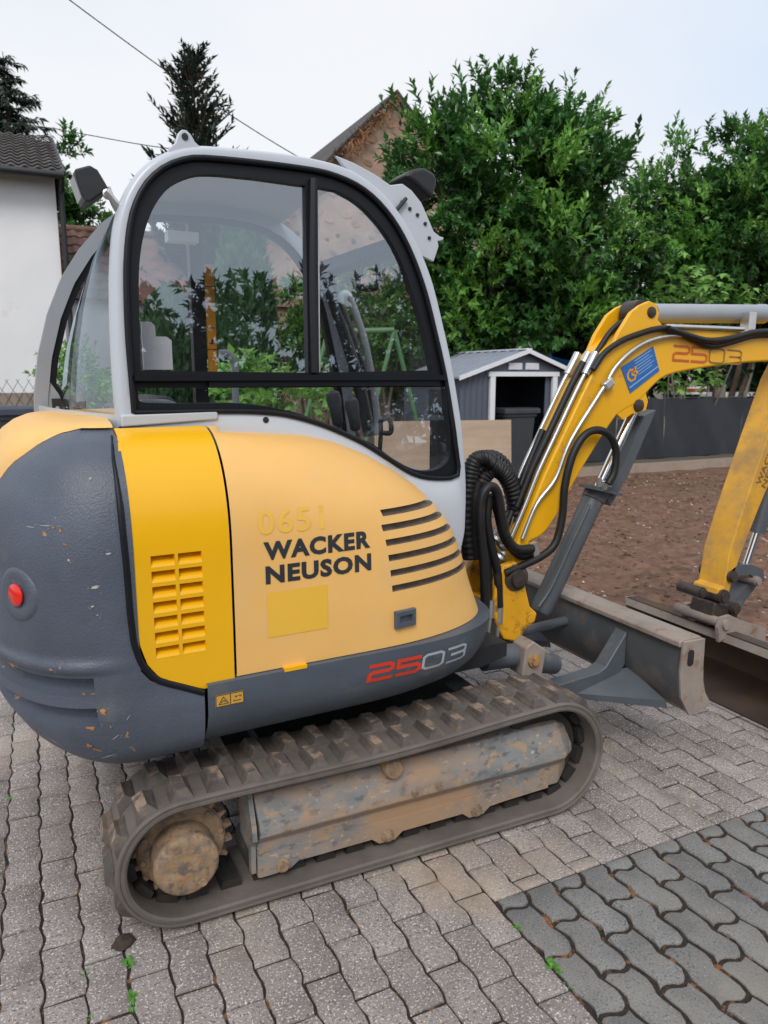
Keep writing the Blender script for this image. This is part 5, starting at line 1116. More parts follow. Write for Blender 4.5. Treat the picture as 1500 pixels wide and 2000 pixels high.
# ---- arm
ar_px = [(1500, 853), (1540, 740), (1580, 660), (1640, 660), (1640, 780), (1560, 830), (1500, 952), (1480, 1000), (1448, 1082), (1432, 1130), (1424, 1160), (1400, 1168), (1404, 1150), (1414, 1147), (1425, 1080), (1450, 1000)]
AH = 0.085
AR = wpart('arm', prism([B(x, y, BY-AH) for x, y in ar_px], BY-AH, BY+AH, 1), YELA, 25, label='dusty yellow dipper arm pointing down'); bevel(AR, 0.008, 2)
tl0, tl1 = B(1487, 950, BY-AH), B(1510, 890, BY-AH)
dirv = Vector((tl1[0]-tl0[0], tl1[1]-tl0[1])).normalized()
for txt, sh in (('NEUSON', 0.0), ('WACKER', 0.045)):
    V2, F2 = font_text(txt, 0.03, 1.1)
    wpart('brand_lettering', ([Vector((tl0[0]+dirv.x*p.x*0.27-dirv.y*(p.y*0.038+sh-0.035), BY-AH-0.0012, tl0[1]+dirv.y*p.x*0.27+dirv.x*(p.y*0.038+sh-0.035))) for p in V2], F2), mat('brown_decal', (0.22, 0.12, 0.03), 0.5), 0, parent=AR)
c0_, c1_ = B(1478, 1040, BY), B(1520, 900, BY)
BCy = wpart('bucket_cylinder', merge(cyl((c0_[0], BY, c0_[1]), (c1_[0]+0.02, BY, c1_[1]+0.2), 0.042, n=22)), GREYM, 40)
r0_ = B(1455, 1110, BY); wpart('cylinder_rod', cyl((c0_[0], BY, c0_[1]), (r0_[0], BY, r0_[1]), 0.022, n=16), CHROME, 40, parent=BCy)
# knuckle castings and pins at the arm tip
def pin(x, y, y0, y1, r, m, nm, parent): q = B(x, y, y0); return wpart(nm, merge(cyl((q[0], y0, q[1]), (q[0], y1, q[1]), r, n=18), lathe((q[0], y0, q[1]), (0, -1, 0), [(0, r*0.8), (0.012, r*0.75), (0.013, 0.0)], 14)), m, 35, parent=parent)
LK = wpart('bucket_link', merge(prism([B(x, y, BY-0.08) for x, y in ((1425, 1115), (1440, 1103), (1465, 1102), (1490, 1112), (1492, 1135), (1480, 1140), (1465, 1122), (1445, 1122), (1432, 1135), (1422, 1130))], BY-0.085, BY-0.065, 1), prism([B(x, y, BY-0.08) for x, y in ((1425, 1115), (1440, 1103), (1465, 1102), (1490, 1112), (1492, 1135), (1480, 1140), (1465, 1122), (1445, 1122), (1432, 1135), (1422, 1130))], BY+0.065, BY+0.085, 1), prism([B(x, y, BY-0.05) for x, y in ((1470, 1130), (1485, 1135), (1455, 1175), (1440, 1200), (1420, 1205), (1425, 1185))], BY-0.05, BY+0.05, 1)), GREYM, 30)
pin(1432, 1127, BY-0.10, BY+0.10, 0.032, BOLT, 'link_pin', LK); pin(1480, 1135, BY-0.10, BY+0.10, 0.026, DUSTM, 'link_pin', LK)
pin(1415, 1166, BY-0.10, BY+0.10, 0.038, BOLT, 'link_pin', LK); pin(1437, 1190, BY-0.10, BY+0.10, 0.034, BOLT, 'link_pin', LK); pin(1372, 1158, BY-0.075, BY+0.075, 0.030, BOLT, 'link_pin', LK)
# quick coupler and wide ditching bucket
CPl = wpart('quick_coupler', merge(prism([B(x, y, BY-0.14) for x, y in ((1405, 1205), (1422, 1200), (1455, 1215), (1492, 1225), (1490, 1250), (1484, 1258), (1425, 1248), (1418, 1252), (1412, 1245), (1400, 1253), (1398, 1225))], BY-0.155, BY-0.135, 1), prism([B(x, y, BY+0.14) for x, y in ((1338, 1180), (1350, 1176), (1346, 1192), (1346, 1222), (1338, 1218))], BY+0.13, BY+0.16, 1), cyl((B(1412, 1218, BY-0.14)[0], BY-0.17, B(1412, 1218, BY-0.14)[1]), (B(1412, 1218, BY-0.14)[0], BY+0.17, B(1412, 1218, BY-0.14)[1]), 0.026, n=18)), DUSTM, 30)
for x, y in ((1385, 1175),): 
    q = B(x, y, BY); wpart('coupler_body', box((q[0]+0.04, BY, q[1]-0.06), (0.20, 0.16, 0.13), ry=0.2), BOLT, 30, parent=CPl); bevel(bpy.data.objects['coupler_body'], 0.015, 2)
BK0, BK1 = -0.80, 0.47
sec = [(2.06, 0.425), (2.075, 0.36), (2.105, 0.26), (2.118, 0.14), (2.112, 0.02), (2.128, 0.006), (2.25, 0.004), (2.42, 0.03), (2.52, 0.10), (2.545, 0.22), (2.50, 0.33), (2.42, 0.40)]
prf = [(2.500, 0.36), (2.43, 0.435), (2.34, 0.46), (2.24, 0.445), (2.14, 0.37), (2.09, 0.26), (2.085, 0.13), (2.11, 0.03)]
th = 0.016
def thick(pr, t):
    out = []
    for i, (a, b) in enumerate(pr):
        p, q = pr[max(0, i-1)], pr[min(len(pr)-1, i+1)]; d = Vector((q[0]-p[0], q[1]-p[1])).normalized(); out.append((a+d.y*t, b-d.x*t))
    return out
# open shell: lip at the ground, back plate rising towards the viewer's side, top plate behind the coupler
shell = [(2.17, 0.362), (2.24, 0.36), (2.33, 0.325), (2.40, 0.26), (2.44, 0.18), (2.43, 0.09), (2.36, 0.03), (2.112, 0.004)]
sh2 = thick(shell, -th)
BU = wpart('ditching_bucket', merge(prism(shell + sh2[::-1], BK0, BK1, 1)), RUST, 40, label='wide rusty ditching bucket resting on the ground')
for yy in (BK0-0.016, BK1+0.001): wpart('side_plate', prism([(2.165, 0.375), (2.245, 0.372), (2.34, 0.336), (2.415, 0.265), (2.455, 0.18), (2.445, 0.082), (2.37, 0.018), (2.10, 0.002), (2.15, 0.10), (2.17, 0.24)], yy, yy+0.015, 1), DUSTM, 30, parent=BU)
wpart('top_lip', prism([(2.160, 0.330), (2.168, 0.370), (2.205, 0.374), (2.205, 0.362), (2.174, 0.360), (2.168, 0.330)], BK0, BK1, 1), DUSTM, 30, parent=BU)
wpart('wear_edge', box((2.098, (BK0+BK1)/2, 0.010), (0.012, BK1-BK0, 0.014)), CHROME, 30, parent=BU)
# ================================================================== vegetation
def leaf_mesh(name, P, D, N, Ln, Wd, m, droop=0.15, fold=0.22):
    """P base points, D directions, N upper-side normals, Ln lengths, Wd widths -> one mesh of folded leaves"""
    n = len(P); D = D/np.linalg.norm(D, axis=1, keepdims=True); S = np.cross(D, N); S /= np.maximum(np.linalg.norm(S, axis=1, keepdims=True), 1e-6); N = np.cross(S, D)
    L = Ln[:, None]; Wh = (Wd/2)[:, None]
    v0 = P; vm = P + D*L*0.5 - N*L*droop*0.15; vl = P + D*L*0.45 + S*Wh + N*Wh*fold*2; vr = P + D*L*0.45 - S*Wh + N*Wh*fold*2; vt = P + D*L - N*L*droop
    V = np.stack([v0, vl, vm, vr, vt], 1).reshape(-1, 3); b = (np.arange(n)*5)[:, None]
    F = np.concatenate([b+np.array([[0, 2, 1]]), b+np.array([[0, 3, 2]]), b+np.array([[1, 2, 4]]), b+np.array([[2, 3, 4]])], 1).reshape(-1, 3)
    me = bpy.data.meshes.new(name); me.vertices.add(len(V)); me.vertices.foreach_set('co', V.astype(np.float32).ravel())
    me.loops.add(F.size); me.loops.foreach_set('vertex_index', F.astype(np.int32).ravel()); me.polygons.add(len(F)); me.polygons.foreach_set('loop_start', np.arange(0, F.size, 3, dtype=np.int32))
    me.update(calc_edges=True); me.validate(); me.materials.append(m); return me
def unit(v): return v/np.maximum(np.linalg.norm(v, axis=1, keepdims=True), 1e-6)
def link(name, me, parent, kind=None):
    ob = bpy.data.objects.new(name, me); COL.objects.link(ob); ob.parent = parent
    if kind: ob['kind'] = kind
    return ob
def lobes_sample(lobes, n, rs, shell=0.55):
    vol = np.array([l[1][0]*l[1][1]*l[1][2] for l in lobes])**0.75; pick = rs.choice(len(lobes), n, p=vol/vol.sum())
    C = np.array([l[0] for l in lobes])[pick]; R = np.array([l[1] for l in lobes])[pick]
    d = unit(rs.normal(size=(n, 3))); r = shell+(1-shell)*rs.random(n)**0.6; r *= 1+0.10*rs.normal(size=n)
    return C+d*R*r[:, None], d
def broad_crown(name, lobes, twigs, per, leaf, wfac, m, rs, up_bias=0.8, spread=0.5, droop=0.15, shell=0.5, tw=0.28, parts=0, parent=None, clump=0.19):
    nc_ = max(40, twigs//26); Pc, dc = lobes_sample(lobes, nc_, rs, shell); pk_ = rs.integers(0, nc_, twigs); d = dc[pk_]
    sg_ = clump*float(np.mean([l[1][0] for l in lobes])); P = Pc[pk_]+rs.normal(size=(twigs, 3))*sg_*np.array([1, 1, 0.8])
    td = unit(d*0.8+np.array([0, 0, up_bias*0.7])+rs.normal(size=(twigs, 3))*0.55)
    t = np.tile(np.linspace(0.15, 1, per), (twigs, 1)).reshape(-1); base = np.repeat(P, per, 0) + np.repeat(td, per, 0)*(t*tw)[:, None]
    ang = (np.arange(twigs*per)*2.399)+np.repeat(rs.random(twigs)*6.28, per)
    a = unit(np.cross(np.repeat(td, per, 0), np.array([0.31, 0.2, 0.93]))); b = np.cross(np.repeat(td, per, 0), a)
    side = a*np.cos(ang)[:, None]+b*np.sin(ang)[:, None]
    D = unit(side*(1.0-0.5*t)[:, None]+np.repeat(td, per, 0)*(spread+0.5*t)[:, None]); N = unit(np.repeat(td, per, 0)*0.9+np.array([0, 0, 0.5])+rs.normal(size=D.shape)*0.25)
    n = len(D); Ln = leaf*rs.uniform(0.5, 1.25, n); Wd = Ln*wfac*rs.uniform(0.85, 1.15, n)
    if parts:
        dist = np.linalg.norm(base-CAM, axis=1) - rs.random(n)*0.8; order = np.argsort(dist); near = order[:parts]; keep = order[parts:]
        return leaf_mesh(name, base[keep], D[keep], N[keep], Ln[keep], Wd[keep], m, droop), (base[near], D[near], N[near], Ln[near], Wd[near])
    return leaf_mesh(name, base, D, N, Ln, Wd, m, droop), None
def leaf_m(name, col, rough=0.35, tr=0.18, var=0.45, vs_=0.9): return mat(name, col, rough, var=var, vscale=vs_, world=True, translucent=tr, spec=0.5)
LAUREL = leaf_m('laurel_leaf', (0.058, 0.165, 0.036), 0.28, 0.22, 0.65, 0.8); LAURELY = leaf_m('young_laurel_leaf', (0.17, 0.37, 0.065), 0.30, 0.3, 0.35, 1.2)
MAPLE = leaf_m('pale_maple_leaf', (0.27, 0.52, 0.13), 0.5, 0.35, 0.25); CONIF = leaf_m('dark_conifer_needle', (0.030, 0.048, 0.034), 0.6, 0.05, 0.4, 0.8); THUJA = leaf_m('thuja_spray', (0.045, 0.12, 0.04), 0.55, 0.12, 0.4, 1.5)
VINE = leaf_m('climber_leaf', (0.10, 0.26, 0.035), 0.45, 0.35, 0.35, 1.2); DARKB = leaf_m('dark_hedge_leaf', (0.022, 0.06, 0.015), 0.45, 0.15, 0.4, 0.7); BLACKB = leaf_m('backlit_bush_leaf', (0.010, 0.017, 0.010), 0.7, 0.0, 0.3, 0.7)  # last one, for the yard bushes: backlit shade put into a near-black leaf colour
BARK = mat('brown_bark', (0.11, 0.075, 0.055), 0.9, var=0.3, vscale=6, bump=0.8, bscale=30); BARKG = mat('grey_bark', (0.16, 0.13, 0.11), 0.9, var=0.3, vscale=6, bump=0.8, bscale=30)
def limbs(base, tips, r0, rs, bark, parent, name='trunk'):
    g = []
    for tp in tips:
        b = Vector(base)+Vector((rs.uniform(-.15, .15), rs.uniform(-.15, .15), 0)); tp = Vector(tp); m1 = b.lerp(tp, 0.35)+Vector((rs.uniform(-.15, .15), rs.uniform(-.15, .15), 0.25)); m2 = b.lerp(tp, 0.7)+Vector((rs.uniform(-.15, .15), rs.uniform(-.15, .15), 0.15))
        rr = r0*rs.uniform(0.7, 1.0); g.append(tube([b, m1, m2, tp], lambda t, rr=rr: rr*(1-0.8*t), 8, 4))
    return new_obj(name, merge(*g), bark, parent, 60)
def laurel(name, label, base, lobes, twigs, rs_seed, leaf=0.15, parts=0, ym=0.22, group=None):
    rs = np.random.default_rng(rs_seed); pr = random.Random(rs_seed); T = thing(name, label, 'tree', base, 0, group)
    bl = Vector(base); lob = [((l[0][0]-bl.x, l[0][1]-bl.y, l[0][2]-bl.z), l[1]) for l in lobes]
    tips = [Vector(l[0])+Vector((pr.uniform(-.3, .3), pr.uniform(-.3, .3), l[1][2]*0.4)) for l in lob]
    limbs((0, 0, -0.1), tips, 0.10, pr, BARK, T)
    global CAM
    keepC = CAM.copy(); CAM = CAM-np.array(base)
    me, near = broad_crown('crown', lob, int(twigs*(1-ym)), 12, leaf, 0.50, LAUREL, rs, parts=parts, shell=0.45)
    link('crown', me, T, 'stuff')
    me2, near2 = broad_crown('young_shoots', [(l[0], tuple(r*1.06 for r in l[1])) for l in lob if True], int(twigs*ym), 10, leaf*0.95, 0.46, LAURELY, rs, up_bias=1.4, spread=0.8, shell=0.90, tw=0.32)
    link('young_shoots', me2, T, 'stuff')
    tl_ = sorted(lob, key=lambda l: -l[0][2])[:4]
    me3, _ = broad_crown('top_shoots', [(l[0], (l[1][0]*1.1, l[1][1]*1.1, l[1][2]*1.08)) for l in tl_], int(twigs*0.06), 9, leaf*1.2, 0.42, LAUREL, rs, up_bias=1.6, spread=0.9, shell=0.95, tw=0.42)
    link('top_shoots', me3, T, 'stuff')
    CAM = keepC
    if near is not None:
        unitL = [leaf_mesh('leaf', np.zeros((1, 3)), np.array([[1., 0, 0]]), np.array([[0, 0, 1.]]), np.array([1.0]), np.array([0.50]), LAUREL, 0.15)]
        Pn, Dn, Nn, Ln, Wn = near
        for k in range(len(Pn)):
            d = Vector(Dn[k]).normalized(); s = d.cross(Vector(Nn[k])).normalized(); nn = s.cross(d); M = Matrix((d, s, nn)).transposed()
            ob = bpy.data.objects.new('leaf', unitL[0]); COL.objects.link(ob); ob.parent = T; ob.matrix_local = Matrix.Translation(Vector(Pn[k])) @ (M.to_4x4()) @ Matrix.Scale(float(Ln[k]), 4)
    return T
def lobe_px(px, py, d, rx, rz, ry=None): p = at_depth(px, py, d); return ((p.x, p.y, p.z), (rx, ry or rx, rz))
def foot(px, d, z=0.0): p = at_depth(px, 735, d); return (p.x, p.y, z)
# the two tall cherry laurels
laurel('cherry_laurel', 'tall cherry laurel with glossy leaves rising behind the grey garden shed', foot(965, 14.5), [lobe_px(990, 320, 14.2, 1.35, 1.15), lobe_px(1090, 365, 14.6, 0.75, 1.1), lobe_px(850, 390, 14.0, 0.75, 1.1), lobe_px(880, 600, 14.0, 0.8, 0.9), lobe_px(1060, 640, 14.6, 1.2, 0.5), lobe_px(960, 400, 13.8, 1.2, 1.2), lobe_px(1060, 470, 14.2, 1.3, 1.1), lobe_px(1150, 470, 14.8, 1.1, 1.2), lobe_px(930, 520, 14.2, 1.1, 1.0), lobe_px(1010, 590, 14.3, 1.3, 0.8), lobe_px(1150, 590, 14.8, 1.1, 0.8), lobe_px(1085, 300, 14.4, 0.7, 0.75)], 5200, 11, 0.150, parts=150)
laurel('cherry_laurel', 'broad dark cherry laurel above the fence with the black screen', foot(1400, 17.6), [lobe_px(1345, 395, 17.6, 0.8, 1.1), lobe_px(1440, 390, 17.4, 1.1, 1.2), lobe_px(1530, 360, 17.4, 1.2, 1.7), lobe_px(1300, 410, 17.4, 0.9, 1.2), lobe_px(1400, 430, 17.4, 1.4, 1.3), lobe_px(1500, 460, 17.4, 1.5, 1.5), lobe_px(1430, 540, 17.4, 1.3, 1.0), lobe_px(1560, 560, 17.6, 1.4, 1.3), lobe_px(1260, 480, 17.6, 0.7, 1.0), lobe_px(1300, 600, 17.6, 1.0, 0.9)], 4200, 12, 0.155, parts=100)
# dark hedge closing the gap low down
def hedge(name, label, lobes, base, twigs, m, seed, leaf=0.13, cat='hedge', wf=0.45, shell=0.4, up_b=0.4):
    rs = np.random.default_rng(seed); T = thing(name, label, cat, base); bl = np.array(base); lob = [(tuple(np.array(l[0])-bl), l[1]) for l in lobes]
    pr = random.Random(seed); limbs((0, 0, -0.1), [Vector(l[0]) for l in lob[:5]], 0.05, pr, BARKG, T, 'stem')
    me, _ = broad_crown('foliage', lob, twigs, 10, leaf, wf, m, rs, up_bias=up_b, shell=shell); link('foliage', me, T, 'stuff'); return T
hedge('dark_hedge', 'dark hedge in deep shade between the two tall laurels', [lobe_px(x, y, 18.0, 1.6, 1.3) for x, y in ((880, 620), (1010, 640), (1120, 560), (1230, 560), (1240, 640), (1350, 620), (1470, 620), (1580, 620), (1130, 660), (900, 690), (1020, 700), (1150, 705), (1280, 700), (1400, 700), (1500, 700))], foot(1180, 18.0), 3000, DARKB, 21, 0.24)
# pale maple-like sapling in front of the laurels
def palmate(L):
    pts = []
    for k, (a, r) in enumerate(((-100, .45), (-80, .2), (-60, .75), (-40, .35), (0, 1.0), (40, .35), (60, .75), (80, .2), (100, .45))): pts.append((math.cos(math.radians(a))*r*L*0.6+0.1*L, math.sin(math.radians(a))*r*L*0.6))
    return pts
def maple(name, label, base, lobes, n, seed, parts):
    rs = random.Random(seed); T = thing(name, label, 'sapling', base); bl = Vector(base)
    limbs((0, 0, 0), [Vector(l[0])-bl for l in lobes], 0.025, rs, BARKG, T)
    P2 = palmate(1.0); V0 = [(0, 0, 0)]+[(a, b, -0.06*abs(b)-0.08*a*a) for a, b in P2]; F0 = [(0, i, i+1) for i in range(1, len(P2))]
    me = bpy.data.meshes.new('leaf'); me.from_pydata(V0, [], F0); me.materials.append(MAPLE); V, F = [], []
    for k in range(n):
        l = rs.choice(lobes); d = Vector((rs.gauss(0, 1), rs.gauss(0, 1), rs.gauss(0, 1))).normalized(); p = Vector(l[0])-bl+Vector((d.x*l[1][0], d.y*l[1][1], d.z*l[1][2]))*rs.uniform(.6, 1)
        M = Matrix.Translation(p) @ Matrix.Rotation(rs.uniform(0, 6.28), 4, 'Z') @ Matrix.Rotation(rs.uniform(0.1, 0.8), 4, 'Y') @ Matrix.Scale(rs.uniform(.22, .36), 4)
        if k < parts: ob = bpy.data.objects.new('leaf', me); COL.objects.link(ob); ob.parent = T; ob.matrix_local = M
        else:
            b = len(V); V += [M @ Vector(q) for q in V0]; F += [tuple(i+b for i in f) for f in F0]
    if V: new_obj('leaves', (V, F), MAPLE, T, 0, kind='stuff')
    return T
maple('maple_sapling', 'pale green sapling with lobed leaves behind the boom knuckle', foot(1340, 15.0), [lobe_px(1335, 545, 14.9, 0.70, 0.36), lobe_px(1395, 560, 14.9, 0.45, 0.3), lobe_px(1290, 490, 15.0, 0.5, 0.3), lobe_px(1310, 575, 14.8, 0.45, 0.28)], 240, 5, 200)
maple('maple_sapling', 'low leafy sapling leaning over the black fence screen', foot(1365, 15.4), [lobe_px(1345, 735, 15.3, 0.34, 0.35), lobe_px(1385, 745, 15.3, 0.27, 0.3), lobe_px(1310, 740, 15.2, 0.27, 0.3), lobe_px(1500, 575, 14.5, 0.5, 0.4)], 120, 6, 100)
# conifers
def conifer(name, label, base, h, rad, seed, kind='spruce'):
    rs = np.random.default_rng(seed); T = thing(name, label, 'tree', base); P, D, N, Ln = [], [], [], []
    g = [tube([(0, 0, 0), (0.05, 0, h*0.5), (0, 0.03, h*0.98)], lambda t: 0.02*h*(1-0.93*t)*0.6, 8, 4)]
    z = 0.18*h if kind == 'spruce' else 0.05*h
    while z < h*0.98:
        fr = 1-z/h; R = rad*(fr**0.8+0.05) if kind == 'spruce' else rad*(0.16+0.84*fr**0.7)*(0.55+0.75*abs(math.sin(z*2.7+seed)))
        for b in range(12 if kind == 'spruce' else 10):
            a = rs.uniform(0, 2*PI); L_ = R*rs.uniform(0.55, 1.1); dirv = np.array([math.cos(a), math.sin(a), 0]); sag = -0.25 if kind == 'spruce' else 0.9
            n = max(4, int(L_/0.09)); tt = np.linspace(0.15, 1, n); up_ = np.array([0, 0, 1.0])
            pts = np.array([0, 0, z])+dirv*(L_*tt)[:, None]+up_*((sag*L_*tt + (0.22*L_*tt**2 if kind == 'spruce' else 0.0)))[:, None]
            g.append(tube([tuple(pts[0]), tuple(pts[len(pts)//2]), tuple(pts[-1])], lambda t: 0.02*(1-0.8*t)+0.004, 4, 2))
            for k in range(3 if kind == 'spruce' else 3):
                side = np.cross(dirv, up_)*(1 if k == 0 else -1 if k == 1 else 0)
                dd = dirv*0.6+side*0.9+up_*(-0.45 if kind == 'spruce' else 0.9)+rs.normal(size=(n, 3))*0.25; P.append(pts); D.append(dd); N.append(np.tile(up_, (n, 1))+rs.normal(size=(n, 3))*0.4); Ln.append((0.42 if kind == 'spruce' else 0.30)*rs.uniform(.6, 1.3, n)*(0.6+0.6*fr))
        z += h*(0.030 if kind == 'spruce' else 0.018)
    new_obj('trunk', merge(*g), BARK, T, 60)
    P, D, N, Ln = np.concatenate(P), np.concatenate(D), np.concatenate(N), np.concatenate(Ln)
    link('crown', leaf_mesh('crown', P, D, N, Ln, Ln*(0.30 if kind == 'spruce' else 0.3), CONIF if kind != 'thuja' else THUJA, 0.1), T, 'stuff'); return T
p = at_depth(10, 85, 28); conifer('spruce', 'tall dark spruce standing behind the white house', (p.x-0.1, p.y, 0), p.z, 4.2, 31)
p = at_depth(375, 92, 20); conifer('ragged_conifer', 'ragged dark conifer top rising behind the cab roof', (p.x, p.y, 0), p.z, 1.6, 32, 'juniper')
def thuja(label, px, d, ytop, rad, seed):
    rs = np.random.default_rng(seed); p = at_depth(px, ytop, d); h = p.z; T = thing('thuja', label, 'tree', (p.x, p.y, 0))
    new_obj('trunk', tube([(0, 0, 0), (0, 0, h*0.9)], 0.06, 8), BARK, T, 60); n = 9000; z = rs.uniform(0.02, 1, n)**0.9; r = rad*np.sqrt(np.clip(1-z**2.6, 0.02, 1))*(0.72+0.3*rs.random(n)); a = rs.uniform(0, 2*PI, n)
    P = np.stack([r*np.cos(a), r*np.sin(a), z*h*0.95], 1); D = np.stack([np.cos(a)*0.5, np.sin(a)*0.5, np.ones(n)], 1)+rs.normal(size=(n, 3))*0.25; N = np.stack([np.cos(a), np.sin(a), np.zeros(n)], 1)+rs.normal(size=(n, 3))*0.4; Ln = rs.uniform(.10, .26, n)
    link('crown', leaf_mesh('crown', P, D, N, Ln, Ln*0.42, THUJA, 0.05), T, 'stuff')
thuja('dense green thuja column seen through the rear side window', 470, 13.0, 395, 0.56, 41)
thuja('rounded thuja beside the dense column, seen through the cab', 330, 14.0, 560, 0.75, 42)
# shrubs against the old barn
hedge('climbing_shrub', 'leafy climber on the barn wall beside the window mullion', [lobe_px(x, y, 15.0, 0.45, 0.45) for x, y in ((620, 600), (600, 680), (630, 720), (650, 650), (585, 700))], foot(615, 15.0), 420, VINE, 51, 0.16, 'shrub')
hedge('climbing_shrub', 'light green overgrown bush behind the swing frame', [lobe_px(x, y, 14.5, 0.6, 0.65) for x, y in ((700, 600), (740, 640), (790, 650), (760, 700), (700, 700), (820, 690), (720, 560))], foot(750, 14.5), 700, VINE, 52, 0.14, 'shrub')
hedge('low_bush', 'bright low bush seen through the lower cab pane', [lobe_px(x, y, 9.5, 0.14, 0.10) for x, y in ((500, 738), (540, 765), (590, 770), (450, 765), (560, 785), (620, 775), (470, 735))], foot(530, 9.5), 70, MAPLE, 53, 0.15, 'bush', 0.6)
hedge('garden_shrub', 'bright green shrub by the white house wall', [lobe_px(x, y, 10.5, 0.26, 0.42) for x, y in ((140, 735), (150, 700), (160, 770), (130, 770))], foot(145, 10.5), 170, LAURELY, 54, 0.09, 'shrub')
hedge('roadside_tree', 'loose green tree behind the small tiled roof', [lobe_px(x, y, 22, 0.5, 0.9) for x, y in ((145, 370), (165, 420), (135, 430), (175, 460), (120, 330))], foot(150, 22), 300, LAUREL, 55, 0.22, 'tree')
# hedge across the yard behind the viewer; it shows only as the skyline mirrored in the cab glass
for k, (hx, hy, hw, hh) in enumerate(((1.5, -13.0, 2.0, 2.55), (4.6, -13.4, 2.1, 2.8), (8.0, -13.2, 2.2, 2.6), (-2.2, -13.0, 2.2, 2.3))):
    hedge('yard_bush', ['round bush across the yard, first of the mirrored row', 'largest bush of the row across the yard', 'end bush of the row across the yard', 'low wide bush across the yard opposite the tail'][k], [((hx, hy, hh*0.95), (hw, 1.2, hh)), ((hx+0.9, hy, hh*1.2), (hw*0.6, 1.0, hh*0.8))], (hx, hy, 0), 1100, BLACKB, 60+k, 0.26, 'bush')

# ================================================================== buildings
PLASTER = mat('white_render', (0.80, 0.80, 0.82), 0.9, var=0.04, vscale=1.2, bump=0.35, bscale=14, dirt=(0.52, 0.50, 0.48), dirt_scale=1.5, dirt_lo=0.60, dirt_hi=0.85)
TILE = mat('dark_roof_tile', (0.060, 0.050, 0.046), 0.7, var=0.35, vscale=3, world=True, rand=0.25, bump=0.3, bscale=20, dirt=(0.14, 0.13, 0.07), dirt_scale=3, dirt_lo=0.58, dirt_hi=0.75)
TILER = mat('red_brown_roof_tile', (0.12, 0.062, 0.045), 0.75, var=0.35, vscale=3, world=True, rand=0.3, bump=0.3, bscale=20)
def tile_roof(parent, o, ax, upv, nx, ny, tw, tl, m, limit=300):
    """pantiles laid on a slope: o lower-left corner, ax along the eave, upv up the slope (world vectors)"""
    ax, upv = Vector(ax).normalized(), Vector(upv).normalized(); nn = ax.cross(upv).normalized(); nn = nn if nn.z > 0 else -nn
    prof = [(t, 0.022*math.sin(t*2*PI)+0.012) for t in np.linspace(0, 1.04, 8)]
    V = []
    for yy, hh in ((0, 0.03), (1.06, 0.0)):
        for t, h in prof: V.append((t*tw, yy*tl, h+hh))
    for t, h in prof: V.append((t*tw, 0, h+0.012))
    n = len(prof); F = [(i, i+1, n+i+1, n+i) for i in range(n-1)] + [(2*n+i, 2*n+i+1, i+1, i) for i in range(n-1)]
    me = bpy.data.meshes.new('roof_tile'); me.from_pydata(V, [], F); me.materials.append(m); me.polygons.foreach_set('use_smooth', [True]*len(F)); me.set_sharp_from_angle(angle=0.6)
    M0 = Matrix((ax, upv, nn)).transposed(); count = 0; extra = []
    pl = parent.matrix_world.inverted() if False else Matrix.Translation(-Vector(parent.location))
    for i in range(nx-1, -1, -1):
        for j in range(ny):
            p = Vector(o)+ax*(i*tw)+upv*(j*tl); M = pl @ Matrix.Translation(p) @ M0.to_4x4()
            if count < limit: ob = bpy.data.objects.new('roof_tile', me); COL.objects.link(ob); ob.parent = parent; ob.matrix_local = M; count += 1
            else:
                extra.append(([M @ Vector(v) for v in V], F))
    if extra: new_obj('roof_tiles', merge(*extra), m, parent, 35, kind='stuff')
# white house on the left: front wall on y = HYW, eave along x
HYW = 12.0; e_r = on_plane(106, 345, 1, HYW); hx1 = e_r.x; hz = e_r.z
WH = thing('white_house', 'white rendered house with dark tiled roof and black downpipe', 'house', (hx1, HYW, 0))
new_obj('wall', prism([(-9, 0.0), (0, 0.0), (0, hz), (-9, hz)], 0.0, 7.0, 1), PLASTER, WH, 0)
new_obj('plinth', box((-4.5, -0.02, 0.4), (9.02, 0.06, 0.9)), mat('grey_plinth', (0.33, 0.30, 0.28), 0.9, var=0.15), WH, 0)
new_obj('roof_slab', ([(-9, -0.35, hz-0.05), (0.12, -0.35, hz-0.05), (0.12, 3.2, hz+1.42), (-9, 3.2, hz+1.42), (-9, 6.8, hz), (0.12, 6.8, hz)], [(0, 1, 2, 3), (3, 2, 5, 4), (1, 5, 2)]), TILE, WH, 0)
tile_roof(WH, (hx1-3.0, HYW-0.40, hz-0.02), (1, 0, 0), (0, 3.55, 1.47), 15, 12, 0.208, 0.33, TILE, 195)
new_obj('gutter', tube([(-9, -0.42, hz-0.06), (0.14, -0.42, hz-0.06)], 0.065, 10, smooth=False), BLK, WH, 60)
new_obj('verge_board', tube([(0.13, -0.36, hz-0.02), (0.13, 3.2, hz+1.45)], 0.05, 6, smooth=False), BLK, WH, 30)
new_obj('downpipe', tube([(0.10, -0.40, hz-0.08), (0.10, -0.20, hz-0.25), (0.085, -0.12, hz-0.5), (0.085, -0.12, 0.1)], 0.045, 8), BLK, WH, 60)
